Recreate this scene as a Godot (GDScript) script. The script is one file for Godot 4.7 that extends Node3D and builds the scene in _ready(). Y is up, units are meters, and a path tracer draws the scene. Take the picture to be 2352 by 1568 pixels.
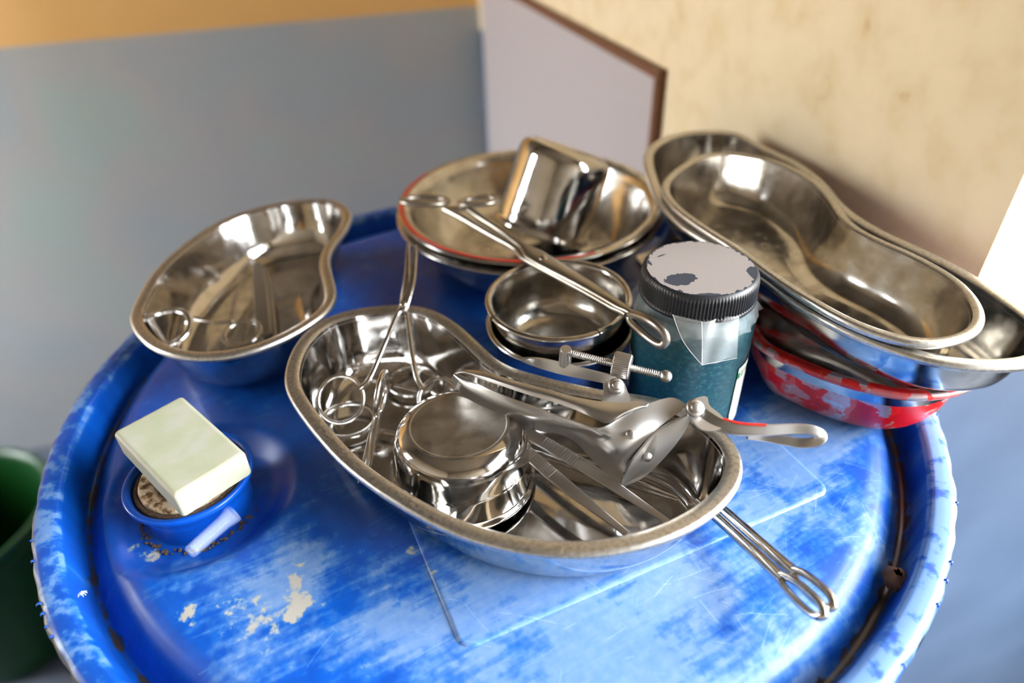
extends Node3D

var FRONT_TRAY := PackedVector3Array([Vector3(-0.1251, 0.0420, 0.0620), Vector3(-0.1288, 0.0420, 0.0340), Vector3(-0.1258, 0.0420, 0.0130), Vector3(-0.1154, 0.0420, -0.0065), Vector3(-0.0993, 0.0420, -0.0161), Vector3(-0.0787, 0.0420, -0.0203), Vector3(-0.0574, 0.0420, -0.0206), Vector3(-0.0386, 0.0420, -0.0123), Vector3(-0.0229, 0.0420, 0.0043), Vector3(-0.0079, 0.0420, 0.0258), Vector3(0.0057, 0.0420, 0.0478), Vector3(0.0230, 0.0420, 0.0586), Vector3(0.0431, 0.0420, 0.0679), Vector3(0.0652, 0.0420, 0.0770), Vector3(0.0814, 0.0420, 0.0806), Vector3(0.0954, 0.0420, 0.0852), Vector3(0.1090, 0.0420, 0.0926), Vector3(0.1208, 0.0420, 0.1044), Vector3(0.1283, 0.0420, 0.1180), Vector3(0.1311, 0.0420, 0.1269), Vector3(0.1293, 0.0420, 0.1425), Vector3(0.1233, 0.0420, 0.1537), Vector3(0.1140, 0.0420, 0.1642), Vector3(0.1011, 0.0420, 0.1741), Vector3(0.0850, 0.0420, 0.1825), Vector3(0.0701, 0.0420, 0.1874), Vector3(0.0539, 0.0420, 0.1903), Vector3(0.0381, 0.0420, 0.1912), Vector3(0.0206, 0.0420, 0.1893), Vector3(0.0029, 0.0420, 0.1846), Vector3(-0.0153, 0.0420, 0.1773), Vector3(-0.0346, 0.0420, 0.1656), Vector3(-0.0556, 0.0420, 0.1498), Vector3(-0.0762, 0.0420, 0.1313), Vector3(-0.0943, 0.0420, 0.1097), Vector3(-0.1117, 0.0420, 0.0859)])
var LEFT_TRAY := PackedVector3Array([Vector3(-0.2510, 0.0420, -0.0143), Vector3(-0.2573, 0.0420, -0.0430), Vector3(-0.2600, 0.0420, -0.0821), Vector3(-0.2516, 0.0420, -0.1265), Vector3(-0.2358, 0.0420, -0.1632), Vector3(-0.2122, 0.0420, -0.1863), Vector3(-0.1844, 0.0420, -0.1985), Vector3(-0.1596, 0.0420, -0.2011), Vector3(-0.1408, 0.0420, -0.1959), Vector3(-0.1243, 0.0420, -0.1732), Vector3(-0.1208, 0.0420, -0.1543), Vector3(-0.1226, 0.0420, -0.1291), Vector3(-0.1275, 0.0420, -0.1058), Vector3(-0.1257, 0.0420, -0.0855), Vector3(-0.1175, 0.0420, -0.0584), Vector3(-0.1113, 0.0420, -0.0388), Vector3(-0.1119, 0.0420, -0.0191), Vector3(-0.1223, 0.0420, 0.0003), Vector3(-0.1370, 0.0420, 0.0167), Vector3(-0.1559, 0.0420, 0.0292), Vector3(-0.1766, 0.0420, 0.0339), Vector3(-0.1947, 0.0420, 0.0329), Vector3(-0.2155, 0.0420, 0.0244), Vector3(-0.2335, 0.0420, 0.0096)])
var LARGE_TRAY := PackedVector3Array([Vector3(0.1273, 0.0850, -0.1637), Vector3(0.1394, 0.0850, -0.1944), Vector3(0.1614, 0.0850, -0.2168), Vector3(0.1868, 0.0850, -0.2255), Vector3(0.2091, 0.0850, -0.2221), Vector3(0.2243, 0.0850, -0.2128), Vector3(0.2345, 0.0850, -0.1781), Vector3(0.2491, 0.0850, -0.1478), Vector3(0.2544, 0.0850, -0.1190), Vector3(0.2563, 0.0850, -0.1039), Vector3(0.2541, 0.0850, -0.0725), Vector3(0.2557, 0.0850, -0.0491), Vector3(0.2640, 0.0850, -0.0219), Vector3(0.2777, 0.0850, 0.0034), Vector3(0.2889, 0.0850, 0.0289), Vector3(0.2945, 0.0850, 0.0495), Vector3(0.2986, 0.0850, 0.0685), Vector3(0.3007, 0.0850, 0.0903), Vector3(0.2916, 0.0850, 0.1081), Vector3(0.2772, 0.0850, 0.1194), Vector3(0.2661, 0.0850, 0.1206), Vector3(0.2518, 0.0850, 0.1218), Vector3(0.2341, 0.0850, 0.1184), Vector3(0.2178, 0.0850, 0.1111), Vector3(0.2032, 0.0850, 0.0985), Vector3(0.1923, 0.0850, 0.0870), Vector3(0.1821, 0.0850, 0.0715), Vector3(0.1721, 0.0850, 0.0523), Vector3(0.1645, 0.0850, 0.0296), Vector3(0.1436, 0.0850, -0.0168), Vector3(0.1324, 0.0850, -0.0375), Vector3(0.1266, 0.0850, -0.0627), Vector3(0.1224, 0.0850, -0.0931)])
var NESTED_TRAY := PackedVector3Array([Vector3(0.1278, 0.0910, -0.0939), Vector3(0.1404, 0.0910, -0.1189), Vector3(0.1678, 0.0910, -0.1494), Vector3(0.1903, 0.0910, -0.1557), Vector3(0.2079, 0.0910, -0.1494), Vector3(0.2273, 0.0910, -0.1347), Vector3(0.2391, 0.0910, -0.1102), Vector3(0.2455, 0.0910, -0.0801), Vector3(0.2444, 0.0910, -0.0532), Vector3(0.2418, 0.0910, -0.0313), Vector3(0.2440, 0.0910, -0.0142), Vector3(0.2516, 0.0910, 0.0011), Vector3(0.2621, 0.0910, 0.0180), Vector3(0.2699, 0.0910, 0.0378), Vector3(0.2730, 0.0910, 0.0535), Vector3(0.2711, 0.0910, 0.0723), Vector3(0.2654, 0.0910, 0.0871), Vector3(0.2567, 0.0910, 0.0976), Vector3(0.2469, 0.0910, 0.1039), Vector3(0.2324, 0.0910, 0.1082), Vector3(0.2185, 0.0910, 0.1074), Vector3(0.2044, 0.0910, 0.0999), Vector3(0.1903, 0.0910, 0.0853), Vector3(0.1791, 0.0910, 0.0656), Vector3(0.1677, 0.0910, 0.0417), Vector3(0.1565, 0.0910, 0.0100), Vector3(0.1444, 0.0910, -0.0168), Vector3(0.1333, 0.0910, -0.0430), Vector3(0.1270, 0.0910, -0.0677)])
var BLADE_LOW := PackedVector3Array([Vector3(-0.0229, 0.0470, 0.0688), Vector3(-0.0185, 0.0420, 0.0755), Vector3(-0.0075, 0.0390, 0.0846), Vector3(0.0052, 0.0370, 0.0917), Vector3(0.0148, 0.0350, 0.0957), Vector3(0.0270, 0.0340, 0.1022), Vector3(0.0383, 0.0330, 0.1047), Vector3(0.0465, 0.0310, 0.1088), Vector3(0.0542, 0.0270, 0.1176), Vector3(0.0620, 0.0220, 0.1240), Vector3(0.0685, 0.0180, 0.1293)])
var BLADE_MID1 := PackedVector3Array([Vector3(-0.0214, 0.0534, 0.0743), Vector3(-0.0135, 0.0516, 0.0839), Vector3(0.0010, 0.0506, 0.0958), Vector3(0.0148, 0.0500, 0.1052), Vector3(0.0283, 0.0494, 0.1123), Vector3(0.0394, 0.0492, 0.1170), Vector3(0.0473, 0.0490, 0.1231), Vector3(0.0545, 0.0482, 0.1307), Vector3(0.0609, 0.0466, 0.1355), Vector3(0.0671, 0.0440, 0.1363), Vector3(0.0727, 0.0412, 0.1327)])
var BLADE_MID2 := PackedVector3Array([Vector3(-0.0204, 0.0545, 0.0736), Vector3(-0.0094, 0.0555, 0.0850), Vector3(0.0068, 0.0563, 0.0987), Vector3(0.0248, 0.0569, 0.1115), Vector3(0.0393, 0.0575, 0.1218), Vector3(0.0500, 0.0580, 0.1284), Vector3(0.0572, 0.0585, 0.1327), Vector3(0.0639, 0.0587, 0.1339), Vector3(0.0708, 0.0592, 0.1335), Vector3(0.0770, 0.0587, 0.1321), Vector3(0.0832, 0.0570, 0.1300)])
var BLADE_TOP := PackedVector3Array([Vector3(-0.0193, 0.0530, 0.0708), Vector3(-0.0104, 0.0560, 0.0826), Vector3(0.0069, 0.0580, 0.0982), Vector3(0.0265, 0.0595, 0.1125), Vector3(0.0450, 0.0610, 0.1248), Vector3(0.0530, 0.0620, 0.1306), Vector3(0.0590, 0.0630, 0.1303), Vector3(0.0664, 0.0640, 0.1259), Vector3(0.0776, 0.0660, 0.1204), Vector3(0.0943, 0.0670, 0.1149), Vector3(0.1022, 0.0660, 0.1203)])
var UPPER_FAR := PackedVector3Array([Vector3(-0.0206, 0.0530, 0.0712), Vector3(-0.0156, 0.0560, 0.0726), Vector3(-0.0065, 0.0580, 0.0762), Vector3(0.0033, 0.0600, 0.0829), Vector3(0.0173, 0.0620, 0.0923), Vector3(0.0326, 0.0640, 0.1019), Vector3(0.0447, 0.0650, 0.1092), Vector3(0.0565, 0.0660, 0.1144), Vector3(0.0684, 0.0670, 0.1173), Vector3(0.0779, 0.0680, 0.1177), Vector3(0.0829, 0.0660, 0.1174)])
var UPPER_MID := PackedVector3Array([Vector3(-0.0202, 0.0542, 0.0736), Vector3(-0.0149, 0.0570, 0.0757), Vector3(-0.0052, 0.0589, 0.0813), Vector3(0.0054, 0.0610, 0.0891), Vector3(0.0192, 0.0627, 0.0985), Vector3(0.0332, 0.0642, 0.1071), Vector3(0.0448, 0.0652, 0.1149), Vector3(0.0544, 0.0662, 0.1209), Vector3(0.0642, 0.0672, 0.1251), Vector3(0.0733, 0.0687, 0.1238), Vector3(0.0807, 0.0682, 0.1214)])
var UPPER_NEAR := PackedVector3Array([Vector3(-0.0199, 0.0530, 0.0734), Vector3(-0.0140, 0.0555, 0.0761), Vector3(-0.0040, 0.0575, 0.0837), Vector3(0.0074, 0.0595, 0.0925), Vector3(0.0211, 0.0610, 0.1021), Vector3(0.0339, 0.0620, 0.1097), Vector3(0.0452, 0.0630, 0.1177), Vector3(0.0520, 0.0640, 0.1239), Vector3(0.0598, 0.0650, 0.1297), Vector3(0.0688, 0.0670, 0.1261), Vector3(0.0779, 0.0680, 0.1226)])
var MOUTH_NEAR := PackedVector3Array([Vector3(0.0691, 0.0170, 0.1288), Vector3(0.0713, 0.0270, 0.1290), Vector3(0.0730, 0.0440, 0.1348), Vector3(0.0842, 0.0550, 0.1280), Vector3(0.0929, 0.0600, 0.1255), Vector3(0.1012, 0.0630, 0.1234)])
var MOUTH_FAR := PackedVector3Array([Vector3(0.0708, 0.0140, 0.1284), Vector3(0.0807, 0.0180, 0.1258), Vector3(0.0899, 0.0260, 0.1222), Vector3(0.0983, 0.0360, 0.1189), Vector3(0.1037, 0.0470, 0.1175), Vector3(0.1053, 0.0580, 0.1189)])
var TAB := PackedVector3Array([Vector3(0.0749, 0.0401, 0.1312), Vector3(0.0849, 0.0541, 0.1282), Vector3(0.0856, 0.0461, 0.1307), Vector3(0.0841, 0.0381, 0.1309), Vector3(0.0813, 0.0351, 0.1295)])
var RIVETS := PackedVector3Array([Vector3(0.0710, 0.0605, 0.1342), Vector3(0.0819, 0.0411, 0.1309), Vector3(0.1045, 0.0685, 0.1252), Vector3(0.0679, 0.0665, 0.1036)])
var ARM := PackedVector3Array([Vector3(0.1054, 0.0660, 0.1224), Vector3(0.1087, 0.0660, 0.1283), Vector3(0.1139, 0.0660, 0.1348), Vector3(0.1221, 0.0660, 0.1385), Vector3(0.1350, 0.0660, 0.1400), Vector3(0.1492, 0.0660, 0.1399), Vector3(0.1579, 0.0660, 0.1412), Vector3(0.1623, 0.0640, 0.1429), Vector3(0.1609, 0.0610, 0.1439), Vector3(0.1544, 0.0580, 0.1420), Vector3(0.1460, 0.0580, 0.1395), Vector3(0.1375, 0.0580, 0.1371), Vector3(0.1290, 0.0590, 0.1365)])
var HORN := PackedVector3Array([Vector3(0.1035, 0.0660, 0.1178), Vector3(0.1096, 0.0660, 0.1141), Vector3(0.1135, 0.0660, 0.1144), Vector3(0.1132, 0.0660, 0.1209), Vector3(0.1169, 0.0660, 0.1281), Vector3(0.1181, 0.0660, 0.1350), Vector3(0.1120, 0.0660, 0.1389), Vector3(0.1054, 0.0660, 0.1385), Vector3(0.1025, 0.0660, 0.1330), Vector3(0.1014, 0.0660, 0.1267)])
var ARM_RED := PackedVector3Array([Vector3(0.1163, 0.0685, 0.1336), Vector3(0.1222, 0.0685, 0.1366), Vector3(0.1284, 0.0685, 0.1381), Vector3(0.1357, 0.0685, 0.1389)])
var BAR_FAR := PackedVector3Array([Vector3(0.0182, 0.0600, 0.0707), Vector3(0.0229, 0.0620, 0.0720), Vector3(0.0324, 0.0630, 0.0744), Vector3(0.0436, 0.0640, 0.0802), Vector3(0.0569, 0.0650, 0.0887), Vector3(0.0681, 0.0660, 0.0952), Vector3(0.0722, 0.0660, 0.1014)])
var BAR_NEAR := PackedVector3Array([Vector3(0.0185, 0.0580, 0.0695), Vector3(0.0228, 0.0570, 0.0713), Vector3(0.0314, 0.0570, 0.0765), Vector3(0.0415, 0.0580, 0.0829), Vector3(0.0551, 0.0590, 0.0894), Vector3(0.0650, 0.0610, 0.0960), Vector3(0.0683, 0.0620, 0.1019)])
var LINK := PackedVector3Array([Vector3(0.0626, 0.0660, 0.0985), Vector3(0.0713, 0.0660, 0.0983), Vector3(0.0737, 0.0640, 0.1045), Vector3(0.0744, 0.0610, 0.1109), Vector3(0.0671, 0.0600, 0.1112), Vector3(0.0598, 0.0600, 0.1104), Vector3(0.0614, 0.0620, 0.1043)])
var POST := PackedVector3Array([Vector3(0.0427, 0.0620, 0.0776), Vector3(0.0430, 0.0740, 0.0796)])
var SCREW := PackedVector3Array([Vector3(0.0451, 0.0715, 0.0802), Vector3(0.0927, 0.0680, 0.0978)])
var NUT := PackedVector3Array([Vector3(0.0678, 0.0698, 0.0887), Vector3(0.0771, 0.0692, 0.0922)])
var H1_RINGS := PackedVector3Array([Vector3(-0.0958, 0.0200, 0.0532), Vector3(-0.0345, 0.0160, 0.0511)])
var H1_ARM1 := PackedVector3Array([Vector3(-0.0834, 0.0260, 0.0508), Vector3(-0.0770, 0.0300, 0.0452), Vector3(-0.0703, 0.0380, 0.0252), Vector3(-0.0628, 0.0470, 0.0014), Vector3(-0.0585, 0.0500, -0.0054), Vector3(-0.0533, 0.0600, -0.0240), Vector3(-0.0521, 0.0720, -0.0489)])
var H1_ARM2 := PackedVector3Array([Vector3(-0.0437, 0.0240, 0.0506), Vector3(-0.0479, 0.0280, 0.0444), Vector3(-0.0521, 0.0370, 0.0250), Vector3(-0.0563, 0.0460, 0.0003), Vector3(-0.0582, 0.0490, -0.0068), Vector3(-0.0569, 0.0600, -0.0242), Vector3(-0.0576, 0.0720, -0.0519)])
var H1_RAT := PackedVector3Array([Vector3(-0.0778, 0.0270, 0.0433), Vector3(-0.0633, 0.0260, 0.0497), Vector3(-0.0620, 0.0260, 0.0485), Vector3(-0.0471, 0.0250, 0.0536)])
var H2_RINGS := PackedVector3Array([Vector3(-0.0938, 0.0030, 0.0543), Vector3(-0.0560, 0.0030, 0.0162)])
var H2_ARM1 := PackedVector3Array([Vector3(-0.0771, 0.0030, 0.0632), Vector3(-0.0557, 0.0030, 0.0701), Vector3(-0.0091, 0.0040, 0.0810), Vector3(0.0301, 0.0050, 0.0948), Vector3(0.0523, 0.0050, 0.1055), Vector3(0.0759, 0.0050, 0.1166), Vector3(0.1014, 0.0050, 0.1310)])
var H2_ARM2 := PackedVector3Array([Vector3(-0.0409, 0.0030, 0.0293), Vector3(-0.0211, 0.0030, 0.0477), Vector3(0.0043, 0.0040, 0.0760), Vector3(0.0328, 0.0060, 0.0930), Vector3(0.0522, 0.0070, 0.1053), Vector3(0.0761, 0.0070, 0.1145), Vector3(0.1017, 0.0060, 0.1300)])
var H3_RING := PackedVector3Array([Vector3(-0.0636, 0.0460, 0.0599), Vector3(-0.0686, 0.0260, 0.0752)])
var H3_ARM1 := PackedVector3Array([Vector3(-0.0681, 0.0280, 0.0766), Vector3(-0.0696, 0.0220, 0.0833), Vector3(-0.0720, 0.0130, 0.0940), Vector3(-0.0752, 0.0020, 0.1076)])
var H3_ARM2 := PackedVector3Array([Vector3(-0.0694, 0.0260, 0.0767), Vector3(-0.0717, 0.0200, 0.0830), Vector3(-0.0748, 0.0120, 0.0964), Vector3(-0.0792, 0.0010, 0.1059)])
var TWZ1 := PackedVector3Array([Vector3(-0.0035, 0.0120, 0.0646), Vector3(0.0098, 0.0160, 0.0866), Vector3(0.0243, 0.0190, 0.1096), Vector3(0.0399, 0.0180, 0.1287), Vector3(0.0549, 0.0150, 0.1433), Vector3(0.0693, 0.0110, 0.1565)])
var TWZ2 := PackedVector3Array([Vector3(-0.0030, 0.0120, 0.0626), Vector3(0.0152, 0.0150, 0.0803), Vector3(0.0360, 0.0180, 0.1006), Vector3(0.0551, 0.0190, 0.1199), Vector3(0.0741, 0.0170, 0.1376), Vector3(0.0911, 0.0130, 0.1512)])
var TONG1 := PackedVector3Array([Vector3(0.1133, 0.0010, 0.1288), Vector3(0.1167, 0.0025, 0.1357), Vector3(0.1209, 0.0045, 0.1440), Vector3(0.1324, 0.0100, 0.1714), Vector3(0.1390, 0.0140, 0.1881), Vector3(0.1444, 0.0190, 0.2041), Vector3(0.1466, 0.0220, 0.2119)])
var TONG2 := PackedVector3Array([Vector3(0.1195, 0.0010, 0.1253), Vector3(0.1231, 0.0025, 0.1329), Vector3(0.1269, 0.0045, 0.1408), Vector3(0.1389, 0.0100, 0.1683), Vector3(0.1462, 0.0140, 0.1855), Vector3(0.1509, 0.0190, 0.1999), Vector3(0.1524, 0.0220, 0.2078)])
var L_RINGS := PackedVector3Array([Vector3(-0.2389, 0.0190, -0.0345), Vector3(-0.1870, 0.0110, -0.0359)])
var SCRAP := PackedVector3Array([Vector3(0.0492, -0.0015, 0.1135), Vector3(0.0663, -0.0015, 0.1176), Vector3(0.0766, -0.0015, 0.1312), Vector3(0.0947, -0.0015, 0.1252), Vector3(0.0986, -0.0015, 0.1361), Vector3(0.0840, -0.0015, 0.1435), Vector3(0.0679, -0.0015, 0.1407), Vector3(0.0590, -0.0015, 0.1359), Vector3(0.0507, -0.0015, 0.1232)])
var L_ARM1 := PackedVector3Array([Vector3(-0.2267, 0.0190, -0.0399), Vector3(-0.2252, 0.0180, -0.0475), Vector3(-0.2206, 0.0170, -0.0504), Vector3(-0.2187, 0.0150, -0.0811), Vector3(-0.2148, 0.0130, -0.1119), Vector3(-0.2114, 0.0120, -0.1393), Vector3(-0.2047, 0.0120, -0.1533)])
var L_ARM2 := PackedVector3Array([Vector3(-0.1967, 0.0120, -0.0463), Vector3(-0.2002, 0.0120, -0.0523), Vector3(-0.2039, 0.0120, -0.0673), Vector3(-0.2073, 0.0120, -0.0863), Vector3(-0.2082, 0.0120, -0.1131), Vector3(-0.2079, 0.0140, -0.1341), Vector3(-0.1999, 0.0150, -0.1554)])
var L_RAT := PackedVector3Array([Vector3(-0.2223, 0.0180, -0.0467), Vector3(-0.2117, 0.0160, -0.0455), Vector3(-0.2094, 0.0150, -0.0445), Vector3(-0.1996, 0.0130, -0.0491)])
var L_BAR := PackedVector3Array([Vector3(-0.2011, 0.0160, -0.1302), Vector3(-0.1942, 0.0140, -0.1089), Vector3(-0.1849, 0.0110, -0.0801), Vector3(-0.1729, 0.0060, -0.0391)])
var LF_RINGS := PackedVector3Array([Vector3(-0.0520, 0.0720, -0.1224), Vector3(-0.0086, 0.0740, -0.1138)])
var LF_ARM1 := PackedVector3Array([Vector3(-0.0351, 0.0710, -0.1082), Vector3(-0.0217, 0.0700, -0.0942), Vector3(-0.0018, 0.0680, -0.0718), Vector3(0.0169, 0.0670, -0.0505), Vector3(0.0332, 0.0670, -0.0296), Vector3(0.0577, 0.0690, 0.0063), Vector3(0.0819, 0.0730, 0.0469)])
var LF_ARM2 := PackedVector3Array([Vector3(-0.0158, 0.0730, -0.1010), Vector3(-0.0083, 0.0720, -0.0906), Vector3(0.0079, 0.0700, -0.0707), Vector3(0.0216, 0.0690, -0.0497), Vector3(0.0358, 0.0690, -0.0271), Vector3(0.0615, 0.0710, 0.0097), Vector3(0.0845, 0.0750, 0.0491)])
var LF_LOOP := PackedVector3Array([Vector3(0.0840, 0.0760, 0.0514), Vector3(0.0901, 0.0830, 0.0676), Vector3(0.0961, 0.0820, 0.0770), Vector3(0.0981, 0.0770, 0.0792), Vector3(0.0952, 0.0730, 0.0777), Vector3(0.0886, 0.0730, 0.0675), Vector3(0.0836, 0.0720, 0.0528)])
var LF_RAT := PackedVector3Array([Vector3(-0.0331, 0.0710, -0.1096), Vector3(-0.0153, 0.0720, -0.1046)])
var CAP := PackedVector3Array([Vector3(-0.1462, 0.0010, 0.1253), Vector3(-0.1632, -0.0010, 0.1493)])
var SOAP_TOP := PackedVector3Array([Vector3(-0.2167, 0.0360, 0.0930), Vector3(-0.1885, 0.0360, 0.0629), Vector3(-0.1357, 0.0340, 0.1100), Vector3(-0.1633, 0.0340, 0.1403)])
var SPIDER := PackedVector3Array([Vector3(-0.2085, 0.0012, 0.1735)])
var CLUMP := PackedVector3Array([Vector3(0.2095, -0.0160, 0.1705)])
var MARKS := PackedVector3Array([Vector3(0.2876, 0.0505, 0.0675), Vector3(0.3059, 0.0500, 0.0519), Vector3(0.3197, 0.0500, 0.0423), Vector3(0.3185, 0.0502, 0.0484)])
var FLAP := PackedVector3Array([Vector3(0.1027, 0.0874, 0.0693), Vector3(0.1088, 0.0735, 0.0764), Vector3(0.1195, 0.0607, 0.0815), Vector3(0.1173, 0.0866, 0.0757), Vector3(0.1174, 0.0772, 0.0818), Vector3(0.1384, 0.0883, 0.0727), Vector3(0.1391, 0.0755, 0.0768), Vector3(0.1404, 0.0610, 0.0768)])
var RED_TRAY := PackedVector3Array([Vector3(0.1630, 0.0470, -0.1056), Vector3(0.1630, 0.0470, -0.1339), Vector3(0.1630, 0.0470, -0.1579), Vector3(0.1630, 0.0470, -0.1715), Vector3(0.1630, 0.0470, -0.1744), Vector3(0.1630, 0.0470, -0.1706), Vector3(0.1682, 0.0470, -0.1447), Vector3(0.1879, 0.0470, -0.1235), Vector3(0.1996, 0.0470, -0.1012), Vector3(0.2050, 0.0470, -0.0893), Vector3(0.2111, 0.0470, -0.0629), Vector3(0.2185, 0.0470, -0.0441), Vector3(0.2322, 0.0470, -0.0238), Vector3(0.2499, 0.0470, -0.0066), Vector3(0.2655, 0.0470, 0.0116), Vector3(0.2754, 0.0470, 0.0271), Vector3(0.2836, 0.0470, 0.0416), Vector3(0.2908, 0.0470, 0.0590), Vector3(0.2879, 0.0470, 0.0760), Vector3(0.2789, 0.0470, 0.0889), Vector3(0.2701, 0.0470, 0.0926), Vector3(0.2587, 0.0470, 0.0973), Vector3(0.2433, 0.0470, 0.0990), Vector3(0.2280, 0.0470, 0.0972), Vector3(0.2128, 0.0470, 0.0905), Vector3(0.2009, 0.0470, 0.0838), Vector3(0.1886, 0.0470, 0.0737), Vector3(0.1755, 0.0470, 0.0605), Vector3(0.1635, 0.0470, 0.0438), Vector3(0.1630, 0.0470, 0.0109), Vector3(0.1630, 0.0470, -0.0032), Vector3(0.1630, 0.0470, -0.0224), Vector3(0.1630, 0.0470, -0.0464)])
const SCUFFS := [[-0.0712, 0.1951, 0.0500, 0.55], [0.0030, 0.1956, 0.0600, 0.60], [0.0805, 0.1772, 0.0700, 0.60], [0.1770, 0.1251, 0.0600, 0.60], [0.2155, 0.0584, 0.0500, 0.50], [-0.1606, 0.1518, 0.0280, 0.50], [-0.1193, 0.1743, 0.0300, 0.50], [0.0430, 0.2166, 0.0600, 0.55], [0.1258, 0.2090, 0.0600, 0.35], [0.1500, 0.0900, 0.0500, 0.35], [0.2110, 0.0324, 0.0400, 0.50], [-0.1009, 0.1570, 0.0200, 0.30], [-0.2628, -0.0439, 0.0200, 0.15]]
const CAKES := [[-0.1933, 0.1407, 0.0090, 0.55], [-0.2044, 0.1314, 0.0060, 0.50], [-0.0985, 0.1776, 0.0110, 0.65], [-0.1240, 0.1886, 0.0160, 0.45], [-0.1049, 0.1961, 0.0140, 0.40], [-0.0438, 0.1483, 0.0100, 0.45], [-0.0286, 0.1652, 0.0050, 0.50], [-0.1037, 0.1648, 0.0100, 0.45], [-0.1481, 0.1682, 0.0100, 0.40], [-0.1550, 0.1803, 0.0080, 0.35], [-0.0155, 0.2092, 0.0060, 0.40], [-0.0548, 0.2067, 0.0100, 0.35]]
const SHAVINGS := [[-0.2548, 0.1375, 0.0008], [-0.2470, 0.1510, 0.0008], [-0.2293, 0.1767, 0.0020], [-0.2248, 0.1824, 0.0013], [-0.2188, 0.1895, 0.0013], [-0.2140, 0.1949, 0.0010], [0.2335, 0.1712, 0.0008], [0.2255, 0.1815, 0.0010], [0.2568, 0.1337, 0.0008], [0.2146, 0.1943, 0.0008], [0.1842, 0.2233, 0.0008], [0.2824, 0.0638, 0.0010]]
var CUP_RIM := Vector3(0.0409, 0.0260, -0.1531)
var CUP_TOP := Vector3(0.0658, 0.0910, -0.1723)
const BUNG_AT := Vector2(-0.1773, 0.1028)
const SKY_ENERGY := 46.0
const EXPOSURE := 0.88
const BORDER_R := -0.02
const RIGHT_AT := 1.25
const WIN_R := [0.2, 2.4, -0.4, 1.4]
const WIN_L := [-0.88, -0.36, -0.6, 1.0]
const BUCKET := Vector3(-0.93, -0.88, -0.36)


const ROOM_TURN := 0.2924
var rng := RandomNumberGenerator.new()
var M := {}
var used := {}


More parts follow.
